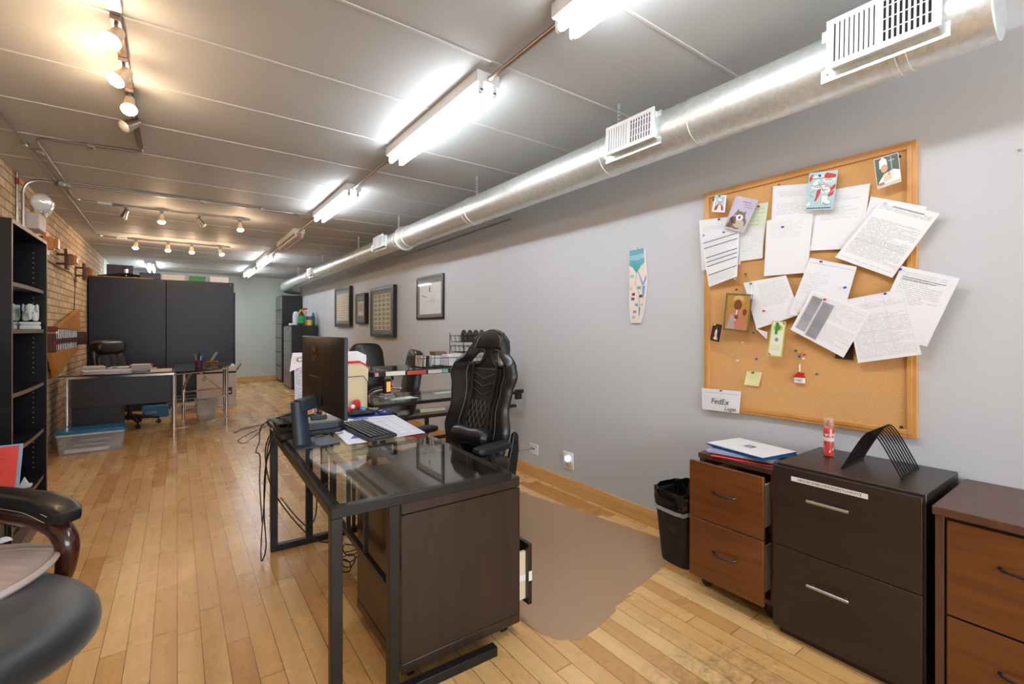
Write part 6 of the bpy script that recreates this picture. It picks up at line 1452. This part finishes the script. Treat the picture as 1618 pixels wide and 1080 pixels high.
# fragrance bottle
pb = pz(1308, 720, Z2+.001)
t = thing('fragrance_bottle', 'clear capped body mist bottle with pink red leaf print on the black cabinet', 'bottle', (pb.x+.01,pb.y,Z2+.0005))
MB().lathe([(.017,0),(.0195,.003),(.0195,.118),(.017,.125),(.012,.13)], n=32).build('bottle_body', mat('pink_liquid',(222,74,70),.12,coat=1,trans=.15), t)
MB().lathe([(.0197,.066),(.0199,.066),(.0199,.082),(.0197,.082)], n=32).build('white_label', mat('pink_white_label',(240,222,222),.4), t)
m = MB(); r = random.Random(8)
for k in range(46):
    a = r.uniform(0, 6.28); z = r.choice([r.uniform(.008,.06), r.uniform(.088,.115)]); b_ = r.uniform(-.9,.9); L_ = .0085
    c = Vector((math.cos(a)*.0200, math.sin(a)*.0200, z)); tg = Vector((-math.sin(a), math.cos(a), 0)); up = Vector((0,0,1)); d1 = tg*math.sin(b_)+up*math.cos(b_); d2 = tg*math.cos(b_)-up*math.sin(b_)
    m.add([c+d1*L_, c+d2*.0032, c-d1*L_, c-d2*.0032], [(0,1,2,3)])
m.build('leaf_print', mat('leaf_white',(250,226,224),.4), t, weld=False)
MB().lathe([(.009,.1305),(.009,.142),(.006,.143),(.006,.152),(.004,.154)], n=20).build('spray_nozzle', mat('champagne_metal',(150,134,112),.25,1), t)
MB().lathe([(.0195,.1255),(.0195,.165),(.0185,.167)], n=32).build('clear_cap', mat('clear_cap_plastic',(250,214,204),.05,alpha=.22,spec=.8), t)
# wire sorter: row of A shaped arches
t = thing('wire_file_sorter', 'black wire file sorter of nested arches standing on the black cabinet', 'file sorter', (2.22,.62,Z2))
WORLD = True
lf, lb, rf, rb_ = [pz(a, b, Z2+.003) for a, b in ((1330.5,738.5),(1363,723.6),(1425,756.3),(1451,738.5))]
tp = Vector(((lf.x+rf.x)/2, (lf.y+rf.y)/2, 0)); 
n_ = 9
for k in range(n_):
    s = k/(n_-1); a = lf.lerp(lb, s); b = rf.lerp(rb_, s); mid = (a+b)/2; H = .15
    pts = [a]+[a.lerp(mid+Vector((0,0,H)), q) if q < .0 else None for q in ()]
    d = (b-a)
    def ar(u):   # inverted V with a rounded top
        h_ = H*(1-abs(2*u-1)**1.0); rr_ = .42
        x = 2*u-1; h_ = H*(1-math.sqrt(x*x+rr_*rr_*.35)+math.sqrt(rr_*rr_*.35)*.0)/(1-math.sqrt(rr_*rr_*.35)) ; h_ = max(h_, 0)
        e = H*(1-math.sqrt(1+rr_*rr_*.35))/(1-math.sqrt(rr_*rr_*.35)); h2 = H*((1-math.sqrt(x*x+rr_*rr_*.35))/(1-math.sqrt(rr_*rr_*.35))-(1-math.sqrt(1+rr_*rr_*.35))/(1-math.sqrt(rr_*rr_*.35)))
        return a+d*u+Vector((0,0,h2))
    MB().tube([ar(i/24) for i in range(25)], .0026, 6).build('arch_wire', wire, t)
MB().bar(lf, lb, .008, .006).build('base_bar', wire, t); MB().bar(rf, rb_, .008, .006).build('base_bar', wire, t)
WORLD = False

# ================================================================= near left executive chair
t = thing('leather_armchair', 'black leather office chair with curved wooden arm and beige cushion at lower left', 'office chair', (-.585,1.79,0), math.radians(40))  # faces -Y locally -> towards the camera right
star_base(t, .3)
blk_soft = mat('soft_black_leather', (34,38,40), .42, bump=.15, bscale=200, sheen=.2)
def seatdef(p):
    return Vector((p.x, p.y, p.z+.012*math.cos(p.x*8)))
MB().sup((-.046,.0,.468),(.80,.90,.20),.75,.8,48,20,fn=seatdef).build('seat', blk_soft, t)
MB().box(-.12,.12,-.1,.12,.33,.36).build('seat_mechanism', blkpl, t, bevel=.006)
R = Matrix.Rotation(math.radians(-10), 3, 'X')
MB().sup((0,.36,.86),(.58,.17,.72),.45,.55,32,18,R=R).build('backrest', blk_soft, t)
wd = wood('mahogany_arm', (44,20,14), (74,36,24), (14,14,14), .22, coat=.5)
for s in (-1, 1):
    x = s*.35
    AY = .13
    pts = smooth_path([(x,.30+AY,.50),(x,.28+AY,.60),(x,.18+AY,.645),(x,-.02+AY,.655),(x,-.14+AY,.640),(x,-.19+AY,.60),(x,-.195+AY,.55),(x,-.18+AY,.49),(x,-.14+AY,.44)],6)
    m = MB(); n_ = len(pts)
    m.tube(pts, .02, 12, radii=[.02+.012*math.sin(math.pi*min(1,i/n_*1.05)) for i in range(n_)]); m.build('wooden_arm', wd, t)
    def armf(p): 
        return Vector((p.x*(1+.25*max(0,-p.y/.2)), p.y, p.z-.35*max(0,-p.y-.10)**1.3))
    pad = MB().sup((x,.02+AY,.70),(.085,.48,.065),.55,.55,24,12,fn=armf).build('arm_pad', leather, t)
    for dx, dz in ((.036,.0),(.042,-.014)):
        for sg in (-1,1):
            q = []
            for i in range(26):
                yy = -.205+.41*i/25; p = armf(Vector((sg*dx,yy,dz+.006))); q.append((x+p.x*1.02, .02+AY+p.y, .70+p.z))
            MB().tube(q, .0011, 4).build('stitching', mat('cream_thread',(190,176,150),.6), pad)
    MB().cyl((x,.16+AY,.648),(x,.16+AY,.675),.02,n=12).build('arm_mount', blkpl, t)
t2 = thing('seat_cushion', 'beige satin seat cushion lying on the black leather armchair', 'cushion', (-.53,1.90,.562), math.radians(-20))
satin = mat('beige_satin', (168,148,138), .32, bump=0, sheen=.3)
def cush(u, v, top=1):
    x, y = 2*u-1, 2*v-1
    # square to rounded
    a = x*math.sqrt(1-y*y/2*.75); b = y*math.sqrt(1-x*x/2*.75); e = max(abs(x), abs(y))
    th = (1-e**4)
    w1 = mnoise.noise(Vector((a*1.2, b*7, 0)))*.006+mnoise.noise(Vector((a*3+5, b*3, 0)))*.004
    return (a*.225, b*.225, (.004+.022*th+w1*th+.014*(0 if e > .98 else 0)) if top else .0)
MB().grid(lambda u,v: cush(u,v), 60, 60).build('cushion_top', satin, t2, angle=80)
rim = [cush(u, v) for u, v in [(i/24, 0) for i in range(24)]+[(1, i/24) for i in range(24)]+[(1-i/24, 1) for i in range(24)]+[(0, 1-i/24) for i in range(24)]]
MB().tube([(p[0]*1.0,p[1]*1.0,.006) for p in rim], .010, 8, closed=True).build('welt', mat('pale_beige_satin',(190,172,164),.35), t2)
MB().tube([ (cush(u,.86)[0],cush(u,.86)[1],cush(u,.86)[2]+.001) for u in [i/30 for i in range(1,30)]], .0012, 4).build('seam_stitch', MATS['cream_thread'], t2)
tag(MB(Matrix.Translation((-.50,2.17,.556)) @ Matrix.Rotation(.5,4,'Z')).grid(lambda u,v: (-.06+.12*u,-.03+.06*v,.01+.012*math.sin(u*9)*math.sin(v*5)),12,8).build('crumpled_tissue', wht, solid=.001), 'crumpled white tissue at the back of the beige cushion', 'tissue')
